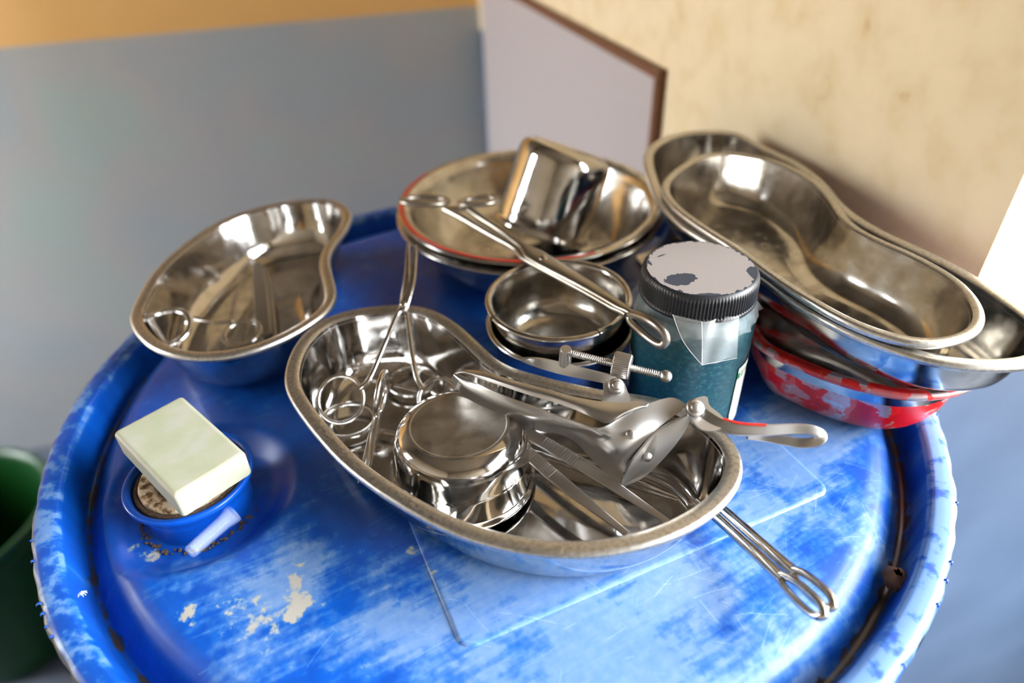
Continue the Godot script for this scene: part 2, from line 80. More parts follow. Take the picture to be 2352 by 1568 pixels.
# ---------------------------------------------------------------- mesh building
class MB:
	var v := PackedVector3Array()
	var uv := PackedVector2Array()
	var ix := PackedInt32Array()

	func grid(rows: Array, cu := false, cv := false, flip := false) -> void:
		var base := v.size()
		var nr := rows.size()
		var nc: int = rows[0].size()
		for r in rows:
			v.append_array(r)
		for i in (nr if cv else nr - 1):
			for j in (nc if cu else nc - 1):
				var a := base + i * nc + j
				var b := base + i * nc + (j + 1) % nc
				var c := base + ((i + 1) % nr) * nc + (j + 1) % nc
				var d := base + ((i + 1) % nr) * nc + j
				if flip:
					ix.append_array(PackedInt32Array([a, c, b, a, d, c]))
				else:
					ix.append_array(PackedInt32Array([a, b, c, a, c, d]))

	func fan(ring: PackedVector3Array, flip := false) -> void:
		var mid := Vector3.ZERO
		for p in ring:
			mid += p
		mid /= ring.size()
		var base := v.size()
		v.append(mid)
		v.append_array(ring)
		var n := ring.size()
		for j in n:
			var a := base + 1 + j
			var b := base + 1 + (j + 1) % n
			ix.append_array(PackedInt32Array([base, b, a] if flip else [base, a, b]))

	func poly(ring: PackedVector3Array, flip := false) -> void:
		var flat := PackedVector2Array()
		for p in ring:
			flat.append(Vector2(p.x, p.z))
		var t := Geometry2D.triangulate_polygon(flat)
		var base := v.size()
		v.append_array(ring)
		for k in range(0, t.size(), 3):
			var a := base + t[k]
			var b := base + t[k + 1]
			var c := base + t[k + 2]
			var up: bool = (v[c] - v[a]).cross(v[b] - v[a]).y > 0.0
			if up == flip:
				ix.append_array(PackedInt32Array([a, c, b]))
			else:
				ix.append_array(PackedInt32Array([a, b, c]))

	func tube(pts: PackedVector3Array, rw, rh, sides := 10, up := Vector3.UP, closed := false, e := 1.0) -> void:
		var rows := []
		var n := pts.size()
		for i in n:
			var t: Vector3
			if closed:
				t = pts[(i + 1) % n] - pts[(i + n - 1) % n]
			else:
				t = pts[mini(i + 1, n - 1)] - pts[maxi(i - 1, 0)]
			t = t.normalized()
			var s := t.cross(up)
			if s.length() < 0.001:
				s = t.cross(Vector3.RIGHT)
			s = s.normalized()
			var m := s.cross(t)
			var w: float = rw[i] if rw is Array else rw
			var h: float = rh[i] if rh is Array else rh
			var row := PackedVector3Array()
			for k in sides:
				var a := TAU * k / sides
				var c := cos(a)
				var d := sin(a)
				row.append(pts[i] + s * (signf(c) * pow(absf(c), e) * w) + m * (signf(d) * pow(absf(d), e) * h))
			rows.append(row)
		grid(rows, true, closed, true)
		if not closed:
			fan(rows[0], false)
			fan(rows[n - 1], true)

	func lathe(prof: Array, segs: int, at: Transform3D, ribs := 0, rib_depth := 0.0, rib_from := 0, rib_to := -1) -> void:
		var rows := []
		for i in prof.size():
			var row := PackedVector3Array()
			for k in segs:
				var a := TAU * k / segs
				var r: float = prof[i][0]
				if ribs and i >= rib_from and i <= rib_to:
					r -= rib_depth * (0.5 + 0.5 * cos(a * ribs))
				row.append(at * Vector3(r * cos(a), prof[i][1], r * sin(a)))
			rows.append(row)
		grid(rows, true)

	func shell(top: Array, thick: float) -> void:
		# a curved sheet given as rows of points, made thick
		var nr := top.size()
		var nc: int = top[0].size()
		var under := []
		var nn := []
		var sum := Vector3.ZERO
		for i in nr:
			var row := []
			for j in nc:
				var du: Vector3 = top[mini(i + 1, nr - 1)][j] - top[maxi(i - 1, 0)][j]
				var dv: Vector3 = top[i][mini(j + 1, nc - 1)] - top[i][maxi(j - 1, 0)]
				var q := dv.cross(du)
				row.append(q.normalized() if q.length() > 1e-9 else Vector3.ZERO)
				sum += row[j]
			nn.append(row)
		var side := 1.0 if sum.y > 0.0 else -1.0
		for i in nr:
			var row := PackedVector3Array()
			for j in nc:
				# mean of the neighbours keeps the underside smooth near narrow tips
				var q := Vector3.ZERO
				for a in range(-2, 3):
					for b in range(-2, 3):
						q += nn[clampi(i + a, 0, nr - 1)][clampi(j + b, 0, nc - 1)]
				q = q.normalized() * side if q.length() > 1e-6 else Vector3.UP
				row.append(top[i][j] - q * thick)
			under.append(row)
		grid(top)
		grid(under, false, false, true)
		grid([top[0], under[0]], false, false, true)
		grid([top[nr - 1], under[nr - 1]])
		var a := PackedVector3Array()
		var b := PackedVector3Array()
		var c := PackedVector3Array()
		var d := PackedVector3Array()
		for i in nr:
			a.append(top[i][0])
			b.append(under[i][0])
			c.append(top[i][nc - 1])
			d.append(under[i][nc - 1])
		grid([a, b])
		grid([c, d], false, false, true)

	func plate(ring: PackedVector3Array, off: Vector3) -> void:
		# a flat plate with the given outline and thickness
		var low := PackedVector3Array()
		for p in ring:
			low.append(p - off)
		fan(ring)
		fan(low, true)
		var r2 := ring.duplicate()
		var l2 := low.duplicate()
		grid([r2, l2], true)

	func rbox(size: Vector3, r: float, at: Transform3D, seg := 3) -> void:
		var h := size / 2.0
		var core := h - Vector3.ONE * r
		for ax in 3:
			for sgn in [-1.0, 1.0]:
				var u := (ax + 1) % 3
				var w := (ax + 2) % 3
				var us := steps(h[u], r, seg)
				var ws := steps(h[w], r, seg)
				var rows := []
				for a in us:
					var row := PackedVector3Array()
					for b in ws:
						var p := Vector3.ZERO
						p[ax] = sgn * h[ax]
						p[u] = a
						p[w] = b
						var q := p.clamp(-core, core)
						row.append(at * (q + (p - q).normalized() * r))
					rows.append(row)
				grid(rows, false, false, sgn < 0)

	func steps(h: float, r: float, seg: int) -> Array:
		var o := []
		for k in seg + 1:
			o.append(-h + r * (1.0 - cos(PI * 0.5 * k / seg)) if k < seg else -h + r)
		for k in range(seg, -1, -1):
			o.append(h - r * (1.0 - cos(PI * 0.5 * k / seg)) if k < seg else h - r)
		return o

	func planar_uv(half: float) -> void:
		uv.clear()
		for p in v:
			uv.append(Vector2(p.x / (2.0 * half) + 0.5, p.z / (2.0 * half) + 0.5))

	func mesh() -> ArrayMesh:
		var n := PackedVector3Array()
		n.resize(v.size())
		for k in range(0, ix.size(), 3):
			var a := ix[k]
			var b := ix[k + 1]
			var c := ix[k + 2]
			var f := (v[c] - v[a]).cross(v[b] - v[a])
			n[a] += f
			n[b] += f
			n[c] += f
		for k in n.size():
			n[k] = n[k].normalized() if n[k].length() > 1e-14 else Vector3.UP
		var arr := []
		arr.resize(Mesh.ARRAY_MAX)
		arr[Mesh.ARRAY_VERTEX] = v
		arr[Mesh.ARRAY_NORMAL] = n
		if uv.size() == v.size():
			arr[Mesh.ARRAY_TEX_UV] = uv
		arr[Mesh.ARRAY_INDEX] = ix
		var m := ArrayMesh.new()
		m.add_surface_from_arrays(Mesh.PRIMITIVE_TRIANGLES, arr)
		return m


func cr(pts: PackedVector3Array, n: int, closed := false) -> PackedVector3Array:
	# Catmull-Rom curve through the points
	var o := PackedVector3Array()
	var c := pts.size()
	for k in n:
		var t := float(k) / n * c if closed else float(k) / (n - 1) * (c - 1)
		var i := mini(int(t), c - 1 if closed else c - 2)
		var f := t - i
		var a: Vector3
		var b := pts[i]
		var d: Vector3
		var e: Vector3
		if closed:
			a = pts[(i + c - 1) % c]
			d = pts[(i + 1) % c]
			e = pts[(i + 2) % c]
		else:
			a = pts[maxi(i - 1, 0)]
			d = pts[i + 1]
			e = pts[mini(i + 2, c - 1)]
		o.append(b.cubic_interpolate(d, a, e, f))
	return o


func smooth_ring(p: PackedVector3Array, times: int) -> PackedVector3Array:
	var n := p.size()
	for t in times:
		var q := PackedVector3Array()
		for i in n:
			q.append(p[i] * 0.5 + (p[(i + 1) % n] + p[(i + n - 1) % n]) * 0.25)
		p = q
	return p


func even_ring(p: PackedVector3Array, n: int) -> PackedVector3Array:
	var total := 0.0
	var c := p.size()
	for i in c:
		total += p[i].distance_to(p[(i + 1) % c])
	var o := PackedVector3Array()
	var i := 0
	var run := 0.0
	for k in n:
		var want := total * k / n
		while run + p[i % c].distance_to(p[(i + 1) % c]) < want:
			run += p[i % c].distance_to(p[(i + 1) % c])
			i += 1
		var seg := p[i % c].distance_to(p[(i + 1) % c])
		o.append(p[i % c].lerp(p[(i + 1) % c], (want - run) / maxf(seg, 1e-9)))
	return o


func rails(list: Array, along: int, across: int) -> Array:
	# rows across the sheet, each row along the length
	var c := []
	for r in list:
		c.append(cr(r, along))
	var rows := []
	for k in across:
		rows.append(PackedVector3Array())
	for j in along:
		var col := PackedVector3Array()
		for r in c:
			col.append(r[j])
		var s := cr(col, across)
		for k in across:
			rows[k].append(s[k])
	return rows


func circle(c: Vector3, nrm: Vector3, ru: float, rv: float, n := 40, udir := Vector3.RIGHT) -> PackedVector3Array:
	var w := nrm.normalized()
	var u := (udir - w * udir.dot(w)).normalized()
	var q := w.cross(u)
	var o := PackedVector3Array()
	for k in n:
		var a := TAU * k / n
		o.append(c + u * cos(a) * ru + q * sin(a) * rv)
	return o


# ---------------------------------------------------------------- scene tree
func thing(called: String, label: String, category: String, base: Vector3, group := "") -> Node3D:
	var o := Node3D.new()
	used[called] = used.get(called, -1) + 1
	o.name = called if used[called] == 0 else "%s_%03d" % [called, used[called]]
	add_child(o, true)
	o.position = base
	o.set_meta("label", label)
	o.set_meta("category", category)
	if group:
		o.set_meta("group", group)
	return o


func part(called: String, mb: MB, mat: Material, parent: Node3D, label := "") -> MeshInstance3D:
	var o := MeshInstance3D.new()
	o.name = called
	o.mesh = mb.mesh()
	o.material_override = mat
	parent.add_child(o, true)
	if parent.get_parent() == self:
		o.position = -parent.position
	if label:
		o.set_meta("label", label)
	return o


func structure(called: String) -> Node3D:
	var o := Node3D.new()
	o.name = called
	o.set_meta("kind", "structure")
	add_child(o, true)
	return o


func box_part(called: String, parent: Node3D, lo: Vector3, hi: Vector3, mat: Material, turn := ROOM_TURN) -> MeshInstance3D:
	var o := MeshInstance3D.new()
	var b := BoxMesh.new()
	b.size = hi - lo
	o.mesh = b
	o.name = called
	o.material_override = mat
	o.basis = Basis(Vector3.UP, turn)
	o.position = o.basis * ((lo + hi) / 2.0)
	parent.add_child(o, true)
	return o


# ---------------------------------------------------------------- materials
func noise_tex(freq: float, seed_: int, ramp: Array, size := 512, octaves := 4, kind := FastNoiseLite.TYPE_SIMPLEX_SMOOTH, hard := false) -> NoiseTexture2D:
	var n := FastNoiseLite.new()
	n.seed = seed_
	n.frequency = freq
	n.noise_type = kind
	n.fractal_octaves = octaves
	var t := NoiseTexture2D.new()
	t.width = size
	t.height = size
	t.seamless = true
	t.noise = n
	var g := Gradient.new()
	var offs := PackedFloat32Array()
	var cols := PackedColorArray()
	for e in ramp:
		offs.append(e[0])
		cols.append(e[1])
	g.offsets = offs
	g.colors = cols
	if hard:
		g.interpolation_mode = Gradient.GRADIENT_INTERPOLATE_CONSTANT
	t.color_ramp = g
	return t


func grey(x: float) -> Color:
	return Color(x, x, x)


func mat(called: String, color: Color, rough: float, metal := 0.0) -> StandardMaterial3D:
	var m := StandardMaterial3D.new()
	m.resource_name = called
	m.albedo_color = color
	m.roughness = rough
	m.metallic = metal
	M[called] = m
	return m


func tri(m: StandardMaterial3D, s: float) -> void:
	m.uv1_triplanar = true
	m.uv1_scale = Vector3.ONE * s


func steel(called: String, seed_: int, bright: Color, dark: Color, r0: float, r1: float, scale := 9.0, freq := 0.012) -> StandardMaterial3D:
	var m := mat(called, Color.WHITE, 1.0, 1.0)
	m.albedo_texture = noise_tex(freq, seed_, [[0.25, dark], [0.55, bright], [1.0, bright]], 512, 5)
	m.roughness_texture = noise_tex(freq * 1.3, seed_ + 7, [[0.2, grey(r1)], [0.5, grey(lerpf(r0, r1, 0.35))], [0.8, grey(r0)]], 512, 5)
	tri(m, scale)
	return m


func make_materials() -> void:
	steel("steel", 11, Color(0.84, 0.83, 0.82), Color(0.76, 0.75, 0.73), 0.05, 0.15)
	steel("steel_worn", 23, Color(0.82, 0.81, 0.79), Color(0.70, 0.68, 0.65), 0.10, 0.28, 8.0, 0.012)
	var sat := mat("steel_satin", Color(0.79, 0.78, 0.77), 0.32, 1.0)
	sat.albedo_texture = noise_tex(0.004, 31, [[0.2, grey(0.94)], [0.8, grey(1.0)]], 512, 2)
	tri(sat, 8.0)
	mat("steel_matte", Color(0.79, 0.78, 0.77), 0.46, 1.0)
	steel("steel_wire", 37, Color(0.84, 0.83, 0.82), Color(0.74, 0.72, 0.70), 0.13, 0.22, 20.0)
	steel("steel_rim", 41, Color(0.83, 0.82, 0.80), Color(0.73, 0.71, 0.68), 0.28, 0.44, 22.0, 0.03)
	steel("steel_scuffed", 47, Color(0.70, 0.69, 0.67), Color(0.62, 0.60, 0.57), 0.30, 0.42, 9.0, 0.012)
	mat("steel_dark", Color(0.62, 0.595, 0.56), 0.34, 1.0)
	# chipped red paint over steel
	var red := mat("red_paint", Color.WHITE, 0.32, 1.0)
	red.albedo_texture = noise_tex(0.012, 5, [[0.0, Color(0.66, 0.03, 0.06)], [0.45, Color(0.78, 0.09, 0.06)], [0.60, Color(0.80, 0.80, 0.82)]], 512, 5, FastNoiseLite.TYPE_SIMPLEX_SMOOTH, true)
	red.metallic_texture = noise_tex(0.012, 5, [[0.0, Color.BLACK], [0.45, Color.BLACK], [0.60, Color.WHITE]], 512, 5, FastNoiseLite.TYPE_SIMPLEX_SMOOTH, true)
	tri(red, 6.0)
	mat("red_line", Color(0.80, 0.16, 0.12), 0.35)
	# walls
	var ochre := mat("wall_ochre", Color.WHITE, 0.75)
	ochre.albedo_texture = noise_tex(0.006, 51, [[0.0, Color(0.80, 0.62, 0.36)], [1.0, Color(0.84, 0.67, 0.42)]])
	tri(ochre, 0.8)
	var cream := mat("wall_cream", Color.WHITE, 0.6)
	cream.albedo_texture = noise_tex(0.02, 52, [[0.0, Color(0.74, 0.63, 0.46)], [0.18, Color(0.83, 0.75, 0.60)], [0.5, Color(0.86, 0.79, 0.66)], [1.0, Color(0.88, 0.81, 0.68)]], 512, 5)
	tri(cream, 1.8)
	var dado := mat("wall_grey", Color.WHITE, 0.45)
	dado.albedo_texture = noise_tex(0.005, 53, [[0.2, Color(0.58, 0.60, 0.61)], [0.5, Color(0.61, 0.605, 0.60)], [0.8, Color(0.58, 0.62, 0.605)]], 512, 3)
	tri(dado, 0.8)
	var blue_dado := mat("wall_blue_grey", Color.WHITE, 0.5)
	blue_dado.albedo_texture = noise_tex(0.01, 57, [[0.2, Color(0.235, 0.30, 0.39)], [0.8, Color(0.275, 0.34, 0.43)]], 512, 4)
	tri(blue_dado, 1.0)
	mat("plaster", Color(0.47, 0.445, 0.41), 0.8)
	mat("board_grey", Color(0.66, 0.63, 0.64), 0.6)
	mat("board_trim", Color(0.42, 0.27, 0.17), 0.6)
	var floor_m := mat("floor_paint", Color.WHITE, 0.5)
	floor_m.albedo_texture = noise_tex(0.01, 54, [[0.2, Color(0.28, 0.31, 0.36)], [0.8, Color(0.36, 0.39, 0.44)]])
	tri(floor_m, 0.7)
	mat("ceiling_white", Color(0.40, 0.38, 0.36), 0.8)
	mat("ground_sand", Color(0.72, 0.63, 0.50), 0.9)
	mat("frame_wood", Color(0.35, 0.24, 0.16), 0.5)
	# plastic things
	mat("drum_side", Color(0.02, 0.30, 0.69), 0.4)
	mat("bung_blue", Color(0.01, 0.29, 0.70), 0.3)
	var gr := mat("grime", Color.WHITE, 0.95)
	gr.albedo_texture = noise_tex(0.05, 61, [[0.0, Color(0.16, 0.12, 0.10)], [0.6, Color(0.36, 0.28, 0.22)], [1.0, Color(0.52, 0.44, 0.36)]])
	tri(gr, 20.0)
	var plug := mat("plug_cream", Color.WHITE, 0.7)
	plug.albedo_texture = noise_tex(0.02, 62, [[0.25, Color(0.30, 0.20, 0.12)], [0.42, Color(0.66, 0.52, 0.36)], [0.6, Color(0.88, 0.82, 0.72)], [1.0, Color(0.92, 0.88, 0.82)]])
	tri(plug, 14.0)
	var so := mat("soap", Color.WHITE, 0.5)
	so.albedo_texture = noise_tex(0.008, 63, [[0.2, Color(0.615, 0.63, 0.53)], [0.6, Color(0.645, 0.655, 0.565)], [0.85, Color(0.665, 0.67, 0.615)]])
	tri(so, 10.0)
	so.subsurf_scatter_enabled = true
	so.subsurf_scatter_strength = 0.15
	var cap := mat("clear_cap", Color(0.80, 0.86, 0.95, 0.12), 0.3)
	cap.transparency = BaseMaterial3D.TRANSPARENCY_ALPHA
	var film := mat("film", Color(0.93, 0.94, 0.94, 0.11), 0.28)
	film.transparency = BaseMaterial3D.TRANSPARENCY_ALPHA
	film.cull_mode = BaseMaterial3D.CULL_DISABLED
	var ff := mat("film_flap", Color(0.93, 0.94, 0.94, 0.24), 0.28)
	ff.transparency = BaseMaterial3D.TRANSPARENCY_ALPHA
	var fe := mat("film_edge", Color(0.95, 0.95, 0.95, 0.45), 0.4)
	fe.transparency = BaseMaterial3D.TRANSPARENCY_ALPHA
	var jar := mat("jar_teal", Color.WHITE, 0.42)
	jar.albedo_texture = noise_tex(0.03, 64, [[0.3, Color(0.06, 0.23, 0.27)], [0.6, Color(0.08, 0.28, 0.32)], [0.9, Color(0.24, 0.40, 0.42)]], 512, 5)
	tri(jar, 16.0)
	mat("cap_black", Color(0.10, 0.105, 0.12), 0.45)
	mat("bucket_green", Color(0.02, 0.22, 0.06), 0.4)
	mat("spider_white", Color(0.85, 0.9, 0.95), 0.6)
	mat("ink", Color(0.14, 0.12, 0.11), 0.6)
	mat("leaf_dry", Color(0.45, 0.33, 0.25), 0.9)


func lid_image() -> Image:
	# plastic of the drum top: blue base, pale scuffs, caked dust, scratches and grime in the groove
	var n := 1536
	var half := 0.3
	var coarse := 192
	var film := Image.create(coarse, coarse, false, Image.FORMAT_RF)
	var cake := Image.create(coarse, coarse, false, Image.FORMAT_RF)
	for j in coarse:
		for i in coarse:
			var p := Vector2((i + 0.5) / coarse - 0.5, (j + 0.5) / coarse - 0.5) * 2.0 * half
			var f := 0.0
			for b in SCUFFS:
				f += b[3] * exp(-((p.x - b[0]) ** 2 + (p.y - b[1]) ** 2) / (b[2] * b[2]))
			film.set_pixel(i, j, Color(minf(f, 1.0), 0, 0))
			var c := 0.0
			for b in CAKES:
				c += b[3] * exp(-((p.x - b[0]) ** 2 + (p.y - b[1]) ** 2) / (b[2] * b[2]))
			cake.set_pixel(i, j, Color(minf(c, 1.0), 0, 0))
	film.resize(n, n, Image.INTERPOLATE_BILINEAR)
	cake.resize(n, n, Image.INTERPOLATE_BILINEAR)
	var ff := film.get_data().to_float32_array()
	var cf := cake.get_data().to_float32_array()
	var fn := FastNoiseLite.new()
	fn.seed = 3
	fn.noise_type = FastNoiseLite.TYPE_SIMPLEX_SMOOTH
	fn.frequency = 0.006
	fn.fractal_octaves = 6
	fn.fractal_gain = 0.6
	var n1 := fn.get_image(n, n, false, false, true).get_data()
	fn.seed = 9
	fn.frequency = 0.05
	fn.fractal_octaves = 4
	var n2 := fn.get_image(n, n, false, false, true).get_data()
	fn.seed = 14
	fn.frequency = 0.02
	fn.fractal_octaves = 5
	var n3 := fn.get_image(n, n, false, false, true).get_data()
	var data := PackedByteArray()
	data.resize(n * n * 3)
	for j in n:
		var z := ((j + 0.5) / n - 0.5) * 2.0 * half
		for i in n:
			var x := ((i + 0.5) / n - 0.5) * 2.0 * half
			var k := j * n + i
			var a := n1[k] / 255.0
			var b := n2[k] / 255.0
			var c := n3[k] / 255.0
			var r := sqrt(x * x + z * z)
			var su := posmod(int((i * 0.88 - j * 0.47) * 0.10), n)
			var sv := posmod(int((i * 0.47 + j * 0.88) * 1.1), n)
			var st := n2[sv * n + su] / 255.0
			var cr_ := 0.010 + 0.03 * a
			var cg := 0.265 + 0.08 * c
			var cb := 0.63 + 0.11 * c
			# pale film of scuffed plastic and dust
			var t := ff[k] + (a - 0.5) * 1.25 + (b - 0.5) * 0.30 + (c - 0.5) * 0.30 + (st - 0.5) * 0.55
			t = clampf((t - 0.28) / 0.62, 0.0, 1.0)
			t = t * (0.62 + 0.25 * b + 0.25 * st)
			if r > 0.2755:
				var s := clampf((0.35 + (0.4 if x > 0.0 else 0.0) + (c - 0.5) * 1.6 + (b - 0.5) * 0.6 - 0.25) / 0.4, 0.0, 1.0) * 0.8
				t = s
			cr_ += (0.46 - cr_) * t
			cg += (0.58 - cg) * t
			cb += (0.76 - cb) * t
			# caked pale dirt
			var d := cf[k] + (c - 0.5) * 1.3 + (b - 0.5) * 0.5
			d = clampf((d - 0.55) / 0.2, 0.0, 1.0)
			cr_ += (0.68 - cr_) * d
			cg += (0.66 - cg) * d
			cb += (0.62 - cb) * d
			# brown grit lying in the groove and on the outer edge
			if r > 0.264 and r < 0.2735:
				var g := clampf(((0.55 if x > 0.0 else 0.30) - absf(r - 0.2690) / 0.005 + (c - 0.5) * 1.1) / 0.3, 0.0, 1.0)
				cr_ += (0.24 - cr_) * g
				cg += (0.19 - cg) * g
				cb += (0.17 - cb) * g
			elif r > 0.2887:
				var g := clampf((0.62 + (c - 0.5) * 1.2) / 0.3, 0.0, 1.0) * (0.85 if x < 0.0 else 0.25)
				cr_ += (0.33 - cr_) * g
				cg += (0.28 - cg) * g
				cb += (0.24 - cb) * g
			data[k * 3] = int(clampf(cr_, 0, 1) * 255)
			data[k * 3 + 1] = int(clampf(cg, 0, 1) * 255)
			data[k * 3 + 2] = int(clampf(cb, 0, 1) * 255)
	# thin scratches
	for s in 360:
		var p := Vector2(rng.randf_range(-0.2, 0.26), rng.randf_range(-0.05, 0.27))
		if s % 3 == 0:
			p = Vector2(rng.randf_range(0.10, 0.22), rng.randf_range(0.03, 0.2))
		var ang := rng.randf_range(-0.9, 0.5) if rng.randf() < 0.7 else rng.randf_range(0, PI)
		var len_ := rng.randf_range(0.003, 0.024)
		var bend := rng.randf_range(-12, 12)
		var q := p
		var st := int(len_ / 0.0003)
		var power := rng.randf_range(0.06, 0.32)
		for i in st:
			q += Vector2(cos(ang), sin(ang)) * 0.0003
			ang += bend * 0.0003
			var xi := int((q.x / (2 * half) + 0.5) * n)
			var yi := int((q.y / (2 * half) + 0.5) * n)
			if xi < 1 or yi < 1 or xi >= n - 1 or yi >= n - 1 or q.length() > 0.262:
				continue
			var k := (yi * n + xi) * 3
			data[k] = int(lerpf(data[k], 205, power))
			data[k + 1] = int(lerpf(data[k + 1], 222, power))
			data[k + 2] = int(lerpf(data[k + 2], 240, power))
	return Image.create_from_data(n, n, false, Image.FORMAT_RGB8, data)


# ---------------------------------------------------------------- camera, light
func make_view() -> void:
	var cam := Camera3D.new()
	cam.name = "camera"
	var att := CameraAttributesPhysical.new()
	att.frustum_focal_length = 35.0
	att.frustum_focus_distance = 0.372
	att.frustum_near = 0.02
	att.frustum_far = 100.0
	att.exposure_aperture = 4.6
	cam.attributes = att
	cam.current = true
	cam.fov = 53.13
	cam.transform = Transform3D(Basis(Vector3.RIGHT, -0.638864) * Basis(Vector3.BACK, -0.035), Vector3(0.013345, 0.303047, 0.379388))
	add_child(cam)
	var we := WorldEnvironment.new()
	we.name = "environment"
	var e := Environment.new()
	e.background_mode = Environment.BG_SKY
	var sky := Sky.new()
	var sm := ProceduralSkyMaterial.new()
	sm.sky_top_color = Color(0.94, 0.97, 1.0)
	sm.sky_horizon_color = Color(1.0, 0.99, 0.96)
	sm.ground_bottom_color = Color(0.60, 0.55, 0.48)
	sm.ground_horizon_color = Color(0.85, 0.80, 0.72)
	sky.sky_material = sm
	e.sky = sky
	e.background_energy_multiplier = SKY_ENERGY
	e.tonemap_mode = Environment.TONE_MAPPER_LINEAR
	e.tonemap_exposure = EXPOSURE
	e.sdfgi_enabled = true
	e.ssao_enabled = true
	e.ssil_enabled = true
	we.environment = e
	add_child(we)


# ---------------------------------------------------------------- the room
func make_room() -> void:
	var top := 1.9
	var bot := -0.88
	var f := structure("floor")
	box_part("slab", f, Vector3(-2.7, bot - 0.15, -1.6), Vector3(2.0, bot, 2.9), M.floor_paint)
	var c := structure("ceiling")
	box_part("slab", c, Vector3(-2.7, top, -1.6), Vector3(2.0, top + 0.15, 2.9), M.ceiling_white)
	# block of wall that juts out beside the drum
	var w := structure("wall_right")
	box_part("upper_wall", w, Vector3(0.30, BORDER_R, -1.6), Vector3(2.0, top, 0.098), M.wall_cream)
	box_part("painted_dado", w, Vector3(0.298, bot, -1.6), Vector3(2.0, BORDER_R, 0.100), M.wall_blue_grey)
	# far wall, ochre above and grey below
	var b := structure("wall_back")
	var t := 0.2590
	box_part("upper_wall", b, Vector3(-3.2, 0.025, -1.31), Vector3(0.6, 0.55, -1.112), M.wall_ochre, t)
	box_part("plaster_above", b, Vector3(-3.2, 0.55, -1.31), Vector3(0.6, top, -1.114), M.plaster, t)
	box_part("painted_dado", b, Vector3(-3.2, bot, -1.31), Vector3(0.6, 0.025, -1.110), M.wall_grey, t)
	var l := structure("wall_left")
	opening(l, true, -1.98, -1.6, 2.8, WIN_L, bot, top)
	# wall behind the viewer with a window
	var fr := structure("wall_front")
	box_part("upper_wall", fr, Vector3(-2.6, 0.025, 2.6), Vector3(1.9, top, 2.8), M.plaster)
	box_part("painted_dado", fr, Vector3(-2.6, bot, 2.598), Vector3(1.9, 0.025, 2.8), M.wall_grey)
	var rs := structure("wall_right_far")
	opening(rs, true, RIGHT_AT, 0.098, 2.8, WIN_R, bot, top)
	var g := structure("ground")
	box_part("soil", g, Vector3(-20, bot - 0.45, -20), Vector3(20, bot - 0.2, 20), M.ground_sand)
	# grey board on the wall with its brown edging
	var o := thing("wall_board", "grey board with brown edging fixed to the cream wall in the corner", "board", Basis(Vector3.UP, ROOM_TURN) * Vector3(0.296, -0.5, -0.69))
	o.rotation.y = ROOM_TURN
	var mb := MB.new()
	mb.rbox(Vector3(0.010, 0.58, 0.716), 0.001, Transform3D(Basis(), Vector3(0, 0.29, 0)), 2)
	var pn := part("panel", mb, M.board_grey, o)
	pn.position = Vector3.ZERO
	mb = MB.new()
	mb.rbox(Vector3(0.013, 0.011, 0.730), 0.002, Transform3D(Basis(), Vector3(-0.001, 0.5855, 0.003)), 2)
	part("top_edging", mb, M.board_trim, o).position = Vector3.ZERO
	mb = MB.new()
	mb.rbox(Vector3(0.013, 0.58, 0.010), 0.002, Transform3D(Basis(), Vector3(-0.001, 0.29, 0.363)), 2)
	part("side_edging", mb, M.board_trim, o).position = Vector3.ZERO


func opening(parent: Node3D, along_z: bool, at: float, a0: float, a1: float, win: Array, bot: float, top: float) -> void:
	# a wall with one window: win = [from, to, sill height, head height]
	var th := 0.18
	var put := func(called: String, u0: float, u1: float, y0: float, y1: float, m: Material, d0: float, d1: float):
		if along_z:
			box_part(called, parent, Vector3(at + d0, y0, u0), Vector3(at + d1, y1, u1), m)
		else:
			box_part(called, parent, Vector3(u0, y0, at + d0), Vector3(u1, y1, at + d1), m)
	if win[2] > bot:
		put.call("wall_below", a0, a1, bot, win[2], M.wall_grey, 0.0, th)
	put.call("wall_above", a0, a1, win[3], top, M.plaster, 0.0, th)
	put.call("wall_side", a0, win[0], win[2], win[3], M.plaster, 0.0, th)
	put.call("wall_side", win[1], a1, win[2], win[3], M.plaster, 0.0, th)
	var fw := 0.05
	put.call("window_frame", win[0], win[0] + fw, win[2], win[3], M.frame_wood, 0.06, 0.11)
	put.call("window_frame", win[1] - fw, win[1], win[2], win[3], M.frame_wood, 0.06, 0.11)
	put.call("window_frame", win[0] + fw, win[1] - fw, win[2], win[2] + fw, M.frame_wood, 0.06, 0.11)
	put.call("window_frame", win[0] + fw, win[1] - fw, win[3] - fw, win[3], M.frame_wood, 0.06, 0.11)
	var mid: float = (win[0] + win[1]) / 2.0
	put.call("window_mullion", mid - 0.02, mid + 0.02, win[2] + fw, win[3] - fw, M.frame_wood, 0.06, 0.11)


# ---------------------------------------------------------------- drum
const LID := [[0.0, -0.006], [0.238, -0.006], [0.246, -0.0066], [0.252, -0.0085], [0.257, -0.012], [0.261, -0.017], [0.2645, -0.023], [0.2675, -0.0265], [0.2705, -0.0265], [0.2725, -0.023], [0.2742, -0.012], [0.2755, -0.004], [0.277, -0.0012], [0.279, -0.0002], [0.283, 0.0], [0.2865, -0.0003], [0.289, -0.0016], [0.2902, -0.004], [0.2906, -0.008]]


func lid_height(x: float, z: float) -> float:
	var r := sqrt(x * x + z * z)
	var y: float = LID[LID.size() - 1][1]
	for i in LID.size() - 1:
		if r <= LID[i + 1][0]:
			y = lerpf(LID[i][1], LID[i + 1][1], (r - LID[i][0]) / (LID[i + 1][0] - LID[i][0]))
			break
	if r < 0.268:
		var d := Vector2(x - BUNG_AT.x, z - BUNG_AT.y).length()
		y = minf(y, lerpf(-0.0175, y, smoothstep(0.040, 0.060, d)))
	return y


